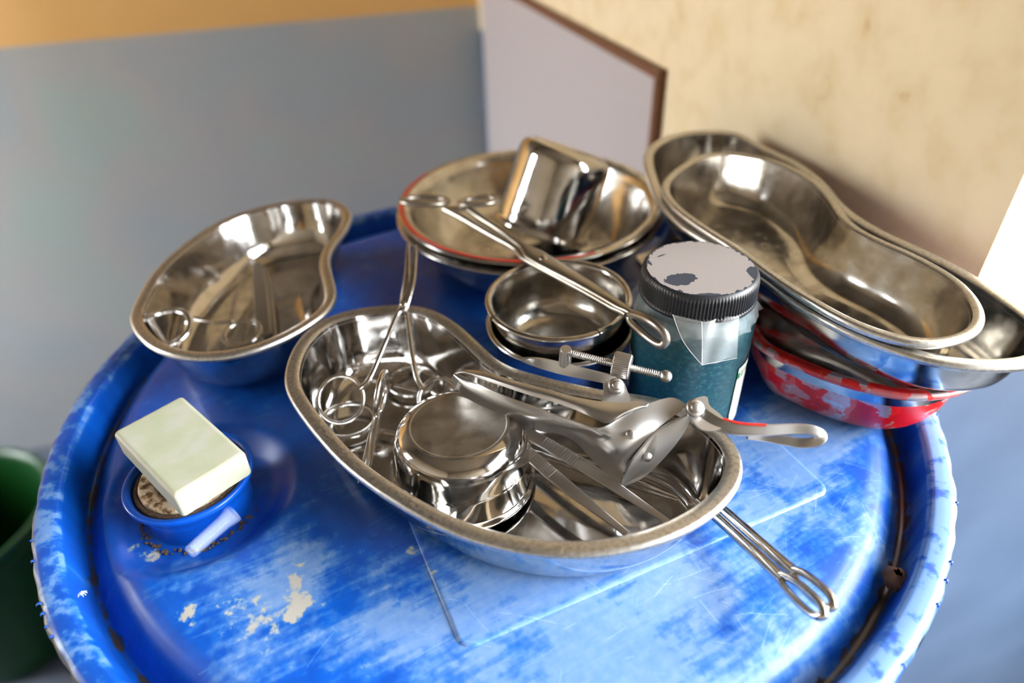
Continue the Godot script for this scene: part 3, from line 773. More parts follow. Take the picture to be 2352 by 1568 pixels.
func make_drum() -> void:
	var o := thing("plastic_drum", "blue plastic drum with scuffed round top carrying the steel instruments", "drum", Vector3(0, -0.88, 0))
	var img := lid_image()
	var lid := mat("drum_plastic", Color.WHITE, 0.36)
	lid.albedo_texture = ImageTexture.create_from_image(img)
	lid.texture_repeat = false
	lid.roughness_texture = noise_tex(0.02, 71, [[0.2, grey(0.30)], [0.8, grey(0.48)]], 512, 4)
	lid.roughness = 1.0
	var rr := []
	var r := 0.002
	while r < 0.236:
		rr.append(r)
		r += 0.003
	for i in LID.size() - 1:
		if LID[i][0] < 0.23:
			continue
		for k in 3:
			rr.append(lerpf(LID[i][0], LID[i + 1][0], k / 3.0))
	rr.append(0.2906)
	var segs := 480
	var mb := MB.new()
	var rows := []
	var prof := []
	for q in rr:
		var row := PackedVector3Array()
		for k in segs:
			var a := TAU * k / segs
			# worn, slightly ragged outer edge
			var ra: float = q
			if q > 0.288:
				ra += 0.0006 * sin(a * 37.0) * sin(a * 11.0) + 0.0003 * sin(a * 91.0)
			row.append(Vector3(ra * cos(a), lid_height(q * cos(a), q * sin(a)), ra * sin(a)))
		rows.append(row)
	mb.grid(rows, true, false, true)
	mb.fan(rows[0])
	mb.planar_uv(0.3)
	part("top", mb, lid, o)
	# wall of the drum below the rim
	mb = MB.new()
	mb.lathe([[0.2906, -0.008], [0.2905, -0.030], [0.289, -0.036], [0.282, -0.042], [0.276, -0.052], [0.275, -0.066], [0.279, -0.080], [0.287, -0.100], [0.292, -0.125], [0.294, -0.16], [0.295, -0.30], [0.298, -0.31], [0.298, -0.325], [0.295, -0.335], [0.295, -0.60], [0.298, -0.61], [0.298, -0.625], [0.295, -0.635], [0.294, -0.84], [0.290, -0.865], [0.280, -0.88], [0.0, -0.88]], 160, Transform3D())
	part("side_wall", mb, M.drum_side, o)
	# moulded square panel on the top
	var c1 := Vector3(-0.0157, 0, 0.2081)
	var c2 := Vector3(0.1947, 0, 0.1194)
	var along := (c2 - c1).normalized()
	var back := Vector3(along.z, 0, -along.x)
	if back.z > 0:
		back = -back
	var side := c1.distance_to(c2)
	mb = MB.new()
	var rings := []
	for e in [[0.0, -0.0064], [0.0004, -0.0056], [0.0012, -0.0050], [0.0024, -0.0048]]:
		var ring := PackedVector3Array()
		var rad := 0.008
		for q in 4:
			var cx: float = [rad, side - rad, side - rad, rad][q]
			var cy: float = [rad, rad, side - rad, side - rad][q]
			for k in 9:
				var a: float = PI + PI / 2.0 * q + PI / 2.0 * k / 8.0
				var p: Vector3 = c1 + along * (cx + (rad - e[0]) * cos(a)) + back * (cy + (rad - e[0]) * sin(a))
				p.y = e[1]
				ring.append(p)
		rings.append(ring)
	mb.grid(rings, true)
	mb.poly(rings[3])
	mb.planar_uv(0.3)
	part("moulded_panel", mb, lid, o)
	# filler neck, gasket and plug
	var at := Transform3D(Basis(), Vector3(BUNG_AT.x, 0, BUNG_AT.y))
	mb = MB.new()
	mb.lathe([[0.0295, -0.0175], [0.0300, -0.006], [0.0315, 0.002], [0.0345, 0.0055], [0.0358, 0.0075], [0.0360, 0.0095], [0.0352, 0.0105], [0.0335, 0.0105], [0.0322, 0.0095], [0.0312, 0.007], [0.0308, -0.004]], 96, at)
	part("filler_neck", mb, M.bung_blue, o)
	mb = MB.new()
	mb.lathe([[0.0309, 0.003], [0.0306, 0.0078], [0.0298, 0.0086], [0.0284, 0.0086], [0.0278, 0.0078], [0.0276, 0.003]], 72, at)
	part("gasket", mb, M.grime, o, "brown grimy gasket ring")
	mb = MB.new()
	mb.lathe([[0.0276, 0.002], [0.0276, 0.0090], [0.0270, 0.0102], [0.0256, 0.0108], [0.0200, 0.0108], [0.0185, 0.0098], [0.0180, 0.0040], [0.0172, 0.0030], [0.0, 0.0030]], 72, at)
	var pl := part("plug", mb, M.plug_cream, o, "stained cream plug")
	mb = MB.new()
	mb.rbox(Vector3(0.030, 0.006, 0.006), 0.0015, Transform3D(Basis(Vector3.UP, 0.6), Vector3(BUNG_AT.x, 0.006, BUNG_AT.y)))
	part("grip_bar", mb, M.plug_cream, pl)
	# grit caught round the neck
	mb = MB.new()
	for k in 60:
		var a := 0.15 + k * 0.045 + rng.randf_range(-0.03, 0.03)
		var rad := 0.033 + rng.randf_range(-0.001, 0.003)
		var p := Vector3(BUNG_AT.x + rad * cos(a), -0.0168, BUNG_AT.y + rad * sin(a))
		var s := rng.randf_range(0.0004, 0.0013)
		mb.rbox(Vector3(s * 2.2, s * 1.2, s * 1.6), s * 0.55, Transform3D(Basis(Vector3.UP, rng.randf() * 3.0), p), 2)
	part("grit", mb, M.grime, o).set_meta("kind", "stuff")
	# shavings of plastic standing off the worn rim
	mb = MB.new()
	for e in SHAVINGS:
		var p := Vector3(e[0], -0.002, e[1])
		var out := p.normalized()
		var sd := out.cross(Vector3.UP)
		mb.tube(cr(PackedVector3Array([p - out * 0.001, p + out * e[2] * 0.4 + Vector3(0, 0.001, 0), p + out * e[2] + sd * e[2] * 0.5 + Vector3(0, -0.001, 0)]), 6), [0.0008, 0.0009, 0.0008, 0.0007, 0.0005, 0.0003], 0.0003, 6)
	part("rim_shavings", mb, M.bung_blue, o).set_meta("kind", "stuff")


# ---------------------------------------------------------------- trays and bowls
func tray(o: Node3D, outline: PackedVector3Array, depth: float, basin: Material, rim: Material, lip := 0.008, slope := 0.022, coat: Material = null) -> void:
	var n := 200
	var ring := even_ring(cr(outline, 600, true), n)
	ring = smooth_ring(ring, 10)
	var area := 0.0
	for i in n:
		var a := ring[i]
		var b := ring[(i + 1) % n]
		area += a.x * b.z - b.x * a.z
	var inward := PackedVector3Array()
	for i in n:
		var t := (ring[(i + 1) % n] - ring[(i + n - 1) % n])
		t.y = 0
		t = t.normalized()
		var q := Vector3(-t.z, 0, t.x)
		inward.append(q if area > 0 else -q)
	inward = smooth_ring(inward, 6)
	var rows_of := func(prof: Array) -> Array:
		var rows := []
		for e in prof:
			var row := PackedVector3Array()
			for i in n:
				row.append(ring[i] + inward[i] * e[0] + Vector3(0, e[1], 0))
			rows.append(row)
		return rows
	var h := depth
	var inner := []
	var outer := []
	var steps := 16
	for k in steps + 1:
		# wall falls from the lip and rounds into the floor
		var a := float(k) / steps
		var d := lip + slope * (0.42 * a + 0.58 * pow(a, 3.2))
		var y := -0.0014 - (h - 0.0024) * (1.0 - pow(1.0 - a, 2.1) * 1.0 if a > 0.0 else 0.0)
		y = -0.0014 - (h - 0.0024) * sin(a * PI / 2.0) ** 0.92
		inner.append([d, y])
		outer.append([d - 0.0005 - 0.0006 * a + 0.0008, y - 0.0010])
	var mb := MB.new()
	var ri: Array = rows_of.call(inner)
	mb.grid(ri, true, false, area > 0)
	mb.poly(ri[steps])
	var ro: Array = rows_of.call(outer)
	if coat:
		part("basin", mb, basin, o)
		mb = MB.new()
	mb.grid(ro, true, false, area <= 0)
	mb.poly(ro[steps], true)
	if coat:
		part("painted_outside", mb, coat, o, "chipped red paint over steel")
	else:
		part("basin", mb, basin, o)
	mb = MB.new()
	var lp := []
	for k in 14:
		var a := PI * k / 13.0
		lp.append([0.0022 - 0.0022 * sin(a), -0.0026 + 0.0026 * cos(a)])
	lp.push_front([lip * 0.55, 0.0001])
	lp.push_front([lip * 0.85, -0.0004])
	lp.push_front([lip, -0.0014])
	lp.append([lip * 0.6, -0.0050])
	lp.append([lip + 0.0006, -0.0038])
	mb.grid(rows_of.call(lp), true, false, area <= 0)
	part("rolled_rim", mb, rim, o)


func bowl_profile(rim_r: float, base_r: float, h: float, lip: float) -> Array:
	# from the middle of the inside up over the lip and down the outside
	var p := [[0.0, 0.0012], [base_r * 0.7, 0.0012], [base_r * 0.95, 0.0016]]
	for k in range(1, 10):
		var a := k / 10.0
		p.append([lerpf(base_r, rim_r - lip, pow(a, 0.55)), 0.0018 + (h - 0.004) * pow(a, 1.45)])
	p.append([rim_r - lip, h - 0.0012])
	p.append([rim_r - lip * 0.6, h - 0.0002])
	p.append([rim_r - lip * 0.25, h])
	p.append([rim_r, h - 0.0010])
	p.append([rim_r - 0.0001, h - 0.0024])
	p.append([rim_r - lip * 0.5, h - 0.0030])
	for k in range(9, 0, -1):
		var a := k / 10.0
		p.append([lerpf(base_r, rim_r - lip, pow(a, 0.55)) + 0.0010, 0.0008 + (h - 0.0042) * pow(a, 1.45)])
	p.append([base_r * 0.97, 0.0002])
	p.append([base_r * 0.8, 0.0])
	p.append([0.0, 0.0])
	return p


func make_dishes() -> void:
	var o := thing("kidney_tray", "polished kidney tray in front holding the upturned bowl, speculum and tweezers", "tray", Vector3(0.01, -0.0048, 0.1))
	tray(o, FRONT_TRAY, 0.0455, M.steel, M.steel_rim, 0.009, 0.017)
	o = thing("kidney_tray", "kidney tray at the left holding one pair of scissors by the grey wall", "tray", Vector3(-0.17, -0.006, -0.07))
	tray(o, LEFT_TRAY, 0.047, M.steel, M.steel_rim, 0.008, 0.030)
	o = thing("kidney_tray", "kidney tray with chipped red paint, lowest of the stack by the wall", "tray", Vector3(0.21, -0.006, -0.03))
	tray(o, RED_TRAY, 0.0515, M.steel_worn, M.red_paint, 0.008, 0.030, M.red_paint)
	o = thing("kidney_tray", "widest kidney tray in the middle of the stack leaning by the cream wall", "tray", Vector3(0.21, 0.035, -0.03))
	tray(o, LARGE_TRAY, 0.0365, M.steel_worn, M.steel_rim, 0.008, 0.026)
	var mk := MB.new()
	mk.tube(cr(MARKS, 12), 0.0011, 0.0003, 6)
	part("pen_mark", mk, M.ink, o, "dark pen stroke")
	o = thing("kidney_tray", "smaller worn kidney tray nested on top of the stack by the cream wall", "tray", Vector3(0.21, 0.05, -0.02))
	tray(o, NESTED_TRAY, 0.0400, M.steel_worn, M.steel_rim, 0.006, 0.026)
	# two round basins, one inside the other
	var lean := Basis(Vector3(1, 0, 0), 0.0)
	for k in 2:
		var base := Vector3(0.0325, -0.006 + 0.008 * (1 - k), -0.166)
		o = thing("round_basin", ["round steel basin with red line on its rim, holding the upturned cup", "round steel basin under the one with the red line"][k], "basin", base)
		var rad := 0.1130 if k == 0 else 0.1145
		var hh := 0.0500 if k == 0 else 0.0500
		var mb := MB.new()
		mb.lathe(bowl_profile(rad, 0.060, hh, 0.010), 128, Transform3D(lean, base))
		part("bowl", mb, M.steel_worn, o)
		if k == 0:
			mb = MB.new()
			var arc := PackedVector3Array()
			for q in 90:
				var a := 1.15 + 2.55 * q / 89.0
				arc.append(base + Vector3(cos(a) * (rad - 0.0035), hh + 0.0001, sin(a) * (rad - 0.0035)))
			mb.tube(arc, 0.0013, 0.0004, 6)
			part("red_line", mb, M.red_line, o, "worn red painted line")
	# small bowls
	var tilt := Basis(Vector3(0.3, 0, 1).normalized(), 0.03)
	var b2 := Vector3(0.0462, -0.0047, 0.0055)
	o = thing("small_bowl", "small round bowl underneath the other small bowl beside the jar", "bowl", b2)
	var mb2 := MB.new()
	mb2.lathe(bowl_profile(0.0500, 0.030, 0.0470, 0.0045), 96, Transform3D(Basis(), b2))
	part("bowl", mb2, M.steel_worn, o)
	var b3 := Vector3(0.0458, 0.0185, 0.0040)
	o = thing("small_bowl", "small round bowl with split rim crossed by the long forceps", "bowl", b3)
	mb2 = MB.new()
	mb2.lathe([[0.0, 0.0010], [0.026, 0.0010], [0.031, 0.0020], [0.0350, 0.0048], [0.0385, 0.0095], [0.0405, 0.0150], [0.0418, 0.0230], [0.0426, 0.0320], [0.0432, 0.0398], [0.0442, 0.0416], [0.0462, 0.0422], [0.0478, 0.0415], [0.0482, 0.0402], [0.0476, 0.0392], [0.0450, 0.0388], [0.0440, 0.0378], [0.0434, 0.0300], [0.0426, 0.0220], [0.0412, 0.0140], [0.0392, 0.0086], [0.0356, 0.0036], [0.031, 0.0008], [0.026, 0.0], [0.0, 0.0]], 96, Transform3D(tilt, b3))
	part("bowl", mb2, M.steel_worn, o)
	for e in [[1.10, 0.0414], [2.72, 0.0414]]:
		mb2 = MB.new()
		var a: float = e[0]
		mb2.rbox(Vector3(0.0006, 0.0034, 0.0062), 0.0002, Transform3D(tilt * Basis(Vector3.UP, -a + PI / 2.0), b3 + tilt * Vector3(0.0458 * cos(a), e[1] - 0.0008, 0.0458 * sin(a))), 2)
		part("rim_split", mb2, M.ink, o)
	# tall cup lying upside down in the basin
	var up := (CUP_TOP - CUP_RIM).normalized()
	var xx := up.cross(Vector3.BACK).normalized()
	var at := Transform3D(Basis(xx, up, xx.cross(up)), CUP_RIM)
	o = thing("steel_cup", "deep steel cup tipped upside down inside the round basin", "cup", Vector3(CUP_RIM.x, 0.0, CUP_RIM.z))
	mb2 = MB.new()
	var ch := CUP_RIM.distance_to(CUP_TOP)
	mb2.lathe([[0.0, ch - 0.003], [0.030, ch - 0.003], [0.036, ch - 0.006], [0.0385, ch - 0.012], [0.0402, 0.004], [0.0412, 0.001], [0.0424, 0.0], [0.0432, 0.0010], [0.0428, 0.0026], [0.0414, 0.0040], [0.0408, 0.006], [0.0396, ch - 0.012], [0.0388, ch - 0.006], [0.0365, ch - 0.0022], [0.0335, ch - 0.0005], [0.031, ch], [0.0300, ch + 0.0008], [0.0290, ch], [0.0282, ch - 0.0018], [0.0, ch - 0.0018]], 96, at)
	part("body", mb2, M.steel, o)
	# upturned bowl in the front tray
	var tb := Basis(Vector3.RIGHT, -0.05).scaled_local(Vector3(0.94, 0.90, 0.94))
	var ub := Vector3(-0.0180, 0.0, 0.1040)
	o = thing("small_bowl", "mirror-bright small bowl upside down in the front kidney tray", "bowl", ub - Vector3(0, 0.003, 0))
	mb2 = MB.new()
	mb2.lathe([[0.0, 0.0448], [0.0250, 0.0448], [0.0330, 0.0432], [0.0378, 0.0375], [0.0402, 0.0260], [0.0410, 0.0120], [0.0416, 0.0040], [0.0432, 0.0006], [0.0447, 0.0004], [0.0452, 0.0014], [0.0446, 0.0026], [0.0430, 0.0036], [0.0424, 0.0050], [0.0420, 0.0120], [0.0417, 0.0185], [0.0418, 0.0200], [0.0416, 0.0212], [0.0413, 0.0225], [0.0411, 0.0260], [0.0402, 0.0330], [0.0388, 0.0385], [0.0365, 0.0425], [0.0338, 0.0449], [0.0305, 0.0463]], 128, Transform3D(tb, ub))
	part("bowl", mb2, M.steel, o)
	mb2 = MB.new()
	mb2.lathe([[0.0305, 0.0463], [0.0292, 0.0466], [0.0285, 0.0464], [0.0278, 0.0461], [0.0, 0.0459]], 128, Transform3D(tb, ub))
	part("base", mb2, M.steel_scuffed, o, "scuffed dull base")


# ---------------------------------------------------------------- instruments
func arr(n: int, f: Callable) -> Array:
	var o := []
	for k in n:
		o.append(f.call(float(k) / (n - 1)))
	return o


func arm(parent: Node3D, pts: PackedVector3Array, wide: float, high: float, jaw_from: float, jaw_wide: float, m: Material, ring_c: Vector3, ring_n: Vector3, ru: float, rv: float, wire: float, udir := Vector3.RIGHT) -> void:
	# one half of a pair of forceps: a shank that ends in a jaw, with its finger ring
	var n := 40
	var c := cr(pts, n)
	var w := arr(n, func(a): return lerpf(wide, jaw_wide, smoothstep(jaw_from - 0.12, jaw_from, a)) * (1.0 - 0.55 * smoothstep(jaw_from, 1.0, a)) * (1.0 if a < 0.97 else 0.7))
	var h := arr(n, func(a): return lerpf(high, high * 1.15, smoothstep(jaw_from - 0.1, jaw_from, a)) * (1.0 - 0.35 * smoothstep(0.7, 1.0, a)))
	var mb := MB.new()
	mb.tube(c, w, h, 12, Vector3.UP, false, 0.75)
	var a := part("arm", mb, m, parent)
	mb = MB.new()
	mb.tube(circle(ring_c, ring_n, ru, rv, 48, udir), wire, wire * 0.85, 10, ring_n, true)
	part("finger_ring", mb, m, a)


func screw_head(called: String, parent: Node3D, at: Vector3, up: Vector3, r: float, h: float, m: Material) -> void:
	var y := up.normalized()
	var x := y.cross(Vector3(0.3, 0.1, 1)).normalized()
	var mb := MB.new()
	mb.lathe([[r, -h], [r, h * 0.3], [r * 0.85, h * 0.75], [r * 0.5, h], [0.0, h * 1.05]], 24, Transform3D(Basis(x, y, x.cross(y)), at))
	part(called, mb, m, parent)


func bar(called: String, parent: Node3D, pts: PackedVector3Array, w, h, m: Material, e := 0.6, n := 24) -> MeshInstance3D:
	var mb := MB.new()
	mb.tube(cr(pts, n), w, h, 12, Vector3.UP, false, e)
	return part(called, mb, m, parent)


func make_instruments() -> void:
	var view := Vector3(0, 0.6, 0.8)
	# forceps leaning out over the far rim of the front tray
	var o := thing("artery_forceps", "slim steel forceps leaning with tips up over the far rim of the front tray", "forceps", Vector3(-0.06, 0.0, 0.05))
	arm(o, H1_ARM1, 0.0017, 0.0017, 0.66, 0.0036, M.steel_wire, H1_RINGS[0], Vector3(0.1, 0.75, 0.65), 0.0140, 0.0150, 0.0013)
	arm(o, H1_ARM2, 0.0017, 0.0017, 0.66, 0.0036, M.steel_wire, H1_RINGS[1], Vector3(-0.1, 0.85, 0.55), 0.0130, 0.0135, 0.0013)
	screw_head("joint_screw", o, H1_ARM1[4] + Vector3(0, 0.0022, 0.001), Vector3(0, 0.8, 0.6), 0.0022, 0.0010, M.steel_wire)
	bar("ratchet", o, H1_RAT.slice(0, 2), 0.0012, 0.0010, M.steel_wire)
	bar("ratchet", o, H1_RAT.slice(2, 4), 0.0012, 0.0010, M.steel_wire)
	# long forceps flat on the floor of the tray
	o = thing("artery_forceps", "long forceps lying flat in the front tray, pointed jaws under the speculum", "forceps", Vector3(0.0, -0.003, 0.08))
	arm(o, H2_ARM1, 0.0018, 0.0016, 0.72, 0.0034, M.steel_wire, H2_RINGS[0], Vector3(0, 1, 0.05), 0.0170, 0.0150, 0.0019)
	arm(o, H2_ARM2, 0.0018, 0.0016, 0.72, 0.0034, M.steel_wire, H2_RINGS[1], Vector3(0, 1, 0.05), 0.0165, 0.0150, 0.0019)
	screw_head("joint_screw", o, H2_ARM2[4] + Vector3(0, 0.002, 0), Vector3.UP, 0.0028, 0.0012, M.steel_wire)
	# scissors on edge beside the upturned bowl
	o = thing("scissors", "small scissors standing on edge between finger rings and the upturned bowl", "scissors", Vector3(-0.075, -0.003, 0.09))
	var rc: Vector3 = (H3_RING[0] + H3_RING[1]) / 2.0
	var rl: float = H3_RING[0].distance_to(H3_RING[1]) / 2.0
	var rd: Vector3 = (H3_RING[0] - H3_RING[1]).normalized()
	arm(o, H3_ARM1, 0.0019, 0.0019, 0.4, 0.0022, M.steel_wire, rc, rd.cross(view), rl, 0.0135, 0.0020, rd)
	bar("blade", o, H3_ARM2, [0.0015, 0.0016, 0.0018, 0.0018, 0.0016, 0.0014, 0.001, 0.0006], 0.0012, M.steel_wire, 0.7, 8)
	# tweezers
	o = thing("tweezers", "long steel tweezers with ribbed grips lying open in the front tray", "tweezers", Vector3(0.04, -0.003, 0.15))
	for q in 2:
		var pts: PackedVector3Array = [TWZ1, TWZ2][q]
		var c := cr(pts, 36)
		var mb := MB.new()
		mb.tube(c, arr(36, func(a): return lerpf(0.0030, 0.0040, smoothstep(0.0, 0.4, a)) * (1.0 - 0.55 * smoothstep(0.5, 1.0, a))), 0.0009, 12, Vector3(0.12, 0.8, 0.55), false, 0.45)
		var leg := part("leg", mb, M.steel_satin, o)
		for k in 14:
			var p := c[12].lerp(c[18], k / 13.0)
			var dirn := (c[18] - c[12]).normalized()
			var nrm := Vector3(0.12, 0.8, 0.55)
			var sd := dirn.cross(nrm).normalized()
			nrm = sd.cross(dirn)
			mb = MB.new()
			mb.rbox(Vector3(0.0066, 0.0008, 0.0006), 0.0002, Transform3D(Basis(sd, nrm, sd.cross(nrm)), p + nrm * 0.0010), 1)
			part("grip_ridge", mb, M.steel_satin, leg)
	# sponge forceps sticking out from under the front tray
	o = thing("sponge_forceps", "sponge forceps with looped jaws sticking out from under the front tray", "forceps", Vector3(0.11, -0.005, 0.17))
	for q in 2:
		var pts: PackedVector3Array = [TONG1, TONG2][q]
		var c := cr(pts, 40)
		var mb := MB.new()
		mb.tube(c.slice(0, 27), arr(27, func(a): return lerpf(0.0026, 0.0034, a)), 0.0024, 12)
		var a := part("arm", mb, M.steel_wire, o)
		var p0 := c[25]
		var p1 := c[39]
		var mid := (p0 + p1) / 2.0
		var dirn := (p1 - p0).normalized()
		var sd := dirn.cross(Vector3(-0.35, 0.65, 0.5)).normalized()
		var lp := PackedVector3Array()
		var half: float = p0.distance_to(p1) / 2.0
		for k in 48:
			var an := TAU * k / 48
			var ca := cos(an)
			lp.append(mid + dirn * half * (signf(ca) * pow(absf(ca), 0.8)) + sd * 0.0040 * sin(an) * (0.85 + 0.2 * ca))
		mb = MB.new()
		mb.tube(lp, 0.0020, 0.0024, 10, sd.cross(dirn), true)
		part("looped_jaw", mb, M.steel_wire, a)
	# scissors and tweezers in the left tray
	o = thing("scissors", "steel scissors with two finger rings lying in the left kidney tray", "scissors", Vector3(-0.19, -0.004, -0.02))
	arm(o, L_ARM1, 0.0018, 0.0016, 0.8, 0.0022, M.steel_wire, L_RINGS[0], Vector3(0.05, 0.95, 0.3), 0.0155, 0.0165, 0.0022)
	arm(o, L_ARM2, 0.0018, 0.0016, 0.8, 0.0022, M.steel_wire, L_RINGS[1], Vector3(0.0, 1.0, 0.1), 0.0130, 0.0135, 0.0020)
	screw_head("joint_screw", o, L_ARM2[5] + Vector3(0, 0.002, 0), Vector3.UP, 0.003, 0.0012, M.steel_wire)
	bar("ratchet", o, L_RAT.slice(0, 2), 0.0016, 0.0012, M.steel_wire)
	bar("ratchet", o, L_RAT.slice(2, 4), 0.0016, 0.0012, M.steel_wire)
	o = thing("tweezers", "flat steel tweezers beside the scissors in the left kidney tray", "tweezers", Vector3(-0.15, -0.003, -0.04))
	bar("leg", o, L_BAR, arr(24, func(a): return lerpf(0.0034, 0.0058, smoothstep(0.0, 0.5, a))), 0.0011, M.steel_satin, 0.4)
	var lower := PackedVector3Array()
	for p in L_BAR:
		lower.append(p + Vector3(0.0035, -0.0045, 0.0))
	bar("leg", o, lower, arr(24, func(a): return lerpf(0.0030, 0.0054, smoothstep(0.0, 0.5, a))), 0.0011, M.steel_satin, 0.4)
	# long forceps across the small bowl
	o = thing("sponge_forceps", "long forceps laid from the red-lined basin across the small bowl to the jar", "forceps", Vector3(0.04, 0.06, -0.03))
	arm(o, LF_ARM1, 0.0028, 0.0026, 0.62, 0.0074, M.steel_dark, LF_RINGS[0], Vector3(0.05, 0.92, -0.2), 0.0185, 0.0130, 0.0024)
	arm(o, LF_ARM2, 0.0028, 0.0026, 0.62, 0.0074, M.steel_dark, LF_RINGS[1], Vector3(-0.05, 0.92, -0.2), 0.0150, 0.0120, 0.0024)
	screw_head("joint_screw", o, LF_ARM2[4] + Vector3(0.001, 0.0026, 0.002), Vector3(0, 1, 0.3), 0.0030, 0.0014, M.steel_wire)
	bar("ratchet", o, LF_RAT, 0.0022, 0.0016, M.steel_wire)
	var mb := MB.new()
	mb.tube(cr(LF_LOOP, 48, true), 0.0026, 0.0026, 10, Vector3(0.2, 0.8, 0.6), true)
	part("looped_jaw", mb, M.steel_dark, o)
	make_speculum()


func make_speculum() -> void:
	var o := thing("speculum", "two-bladed steel speculum with screw and lever lying across the front tray", "speculum", Vector3(0.04, 0.03, 0.12))
	var s: Material = M.steel_satin
	var mb := MB.new()
	mb.shell(rails([BLADE_TOP, BLADE_MID2, BLADE_MID1, BLADE_LOW], 48, 16), 0.0011)
	var low := part("lower_blade", mb, s, o)
	mb = MB.new()
	mb.shell(rails([UPPER_FAR, UPPER_MID, UPPER_NEAR], 48, 9), 0.0011)
	part("upper_blade", mb, s, o)
	mb = MB.new()
	var nr := cr(MOUTH_NEAR, 20)
	var fr := cr(MOUTH_FAR, 20)
	var rows := []
	for k in 7:
		var a := k / 6.0
		var row := PackedVector3Array()
		for i in 20:
			row.append(nr[i].lerp(fr[i], a) - Vector3(0, 0.5, 0.5) * 0.004 * sin(a * PI))
		rows.append(row)
	mb.shell(rows, 0.0010)
	part("mouth_plate", mb, M.steel_matte, o)
	mb = MB.new()
	mb.plate(even_ring(cr(TAB, 60, true), 40), Vector3(0.2, 0.55, 0.75) * 0.0012)
	part("hinge_tab", mb, M.steel_matte, o)
	screw_head("rivet", low, RIVETS[0], Vector3(-0.1, 0.75, 0.65), 0.0024, 0.0010, s)
	screw_head("rivet", o, RIVETS[1], Vector3(0.2, 0.55, 0.8), 0.0024, 0.0010, s)
	# lever
	mb = MB.new()
	mb.plate(even_ring(cr(HORN, 80, true), 60), Vector3(0.1, 0.8, 0.55) * 0.0020)
	var lev := part("lever", mb, M.steel_matte, o)
	mb = MB.new()
	var n := 60
	mb.tube(cr(ARM, n), arr(n, func(a): return lerpf(0.0036, 0.0026, smoothstep(0.1, 0.5, a)) * (1.0 - 0.25 * smoothstep(0.8, 1.0, a))), 0.0011, 14, Vector3(0.0, 0.75, 0.66), false, 0.5)
	part("curled_end", mb, s, lev)
	screw_head("rivet", lev, RIVETS[2], Vector3(0.1, 0.8, 0.55), 0.0048, 0.0016, s)
	screw_head("rivet", lev, RIVETS[2] + Vector3(0.0001, 0.0014, 0.001), Vector3(0.1, 0.8, 0.55), 0.0028, 0.0012, s)
	mb = MB.new()
	mb.tube(cr(ARM_RED, 12), 0.0009, 0.0004, 6)
	part("red_mark", mb, M.red_line, lev, "red paint mark")
	# thumb piece with the threaded screw
	mb = MB.new()
	mb.shell(rails([BAR_FAR, BAR_NEAR], 36, 5), 0.0016)
	var th := part("thumb_bar", mb, s, o)
	mb = MB.new()
	mb.plate(even_ring(cr(LINK, 60, true), 44), Vector3(0.1, 0.7, 0.65) * 0.0014)
	part("link_plate", mb, M.steel_matte, o)
	screw_head("rivet", th, RIVETS[3], Vector3(0.1, 0.75, 0.6), 0.0044, 0.0014, s)
	screw_head("rivet", th, RIVETS[3] + Vector3(0.0001, 0.0012, 0.0010), Vector3(0.1, 0.75, 0.6), 0.0026, 0.0010, s)
	mb = MB.new()
	mb.tube(PackedVector3Array([POST[0], POST[0].lerp(POST[1], 0.93), POST[1]]), [0.0036, 0.0034, 0.0030], [0.0036, 0.0034, 0.0030], 20, Vector3.RIGHT)
	part("screw_post", mb, s, o)
	var along: Vector3 = (SCREW[1] - SCREW[0]).normalized()
	var len_: float = SCREW[0].distance_to(SCREW[1])
	var x := along.cross(Vector3.UP).normalized()
	var at := Transform3D(Basis(x, along, x.cross(along)), SCREW[0])
	var prof := []
	var turns := 46
	for k in turns * 4 + 1:
		prof.append([0.00215 - 0.00042 * (0.5 + 0.5 * cos(k * PI / 2.0)) * 1.0, -0.002 + (len_ + 0.002) * k / (turns * 4.0)])
	mb = MB.new()
	mb.lathe(prof, 20, at)
	var sc := part("threaded_screw", mb, s, o)
	mb = MB.new()
	var ball := []
	for k in 13:
		var a := PI * k / 12.0
		ball.append([0.0035 * sin(a), len_ + 0.0025 - 0.0035 * cos(a)])
	mb.lathe(ball, 24, at)
	part("ball_end", mb, s, sc)
	var d0: float = (NUT[0] - SCREW[0]).dot(along)
	var d1: float = (NUT[1] - SCREW[0]).dot(along)
	mb = MB.new()
	mb.lathe([[0.0018, d0], [0.0062, d0], [0.0070, d0 + 0.0006], [0.0072, d0 + 0.0012], [0.0072, d1 - 0.0012], [0.0070, d1 - 0.0006], [0.0062, d1], [0.0018, d1]], 160, at, 40, 0.0005, 2, 5)
	part("knurled_nut", mb, s, o)


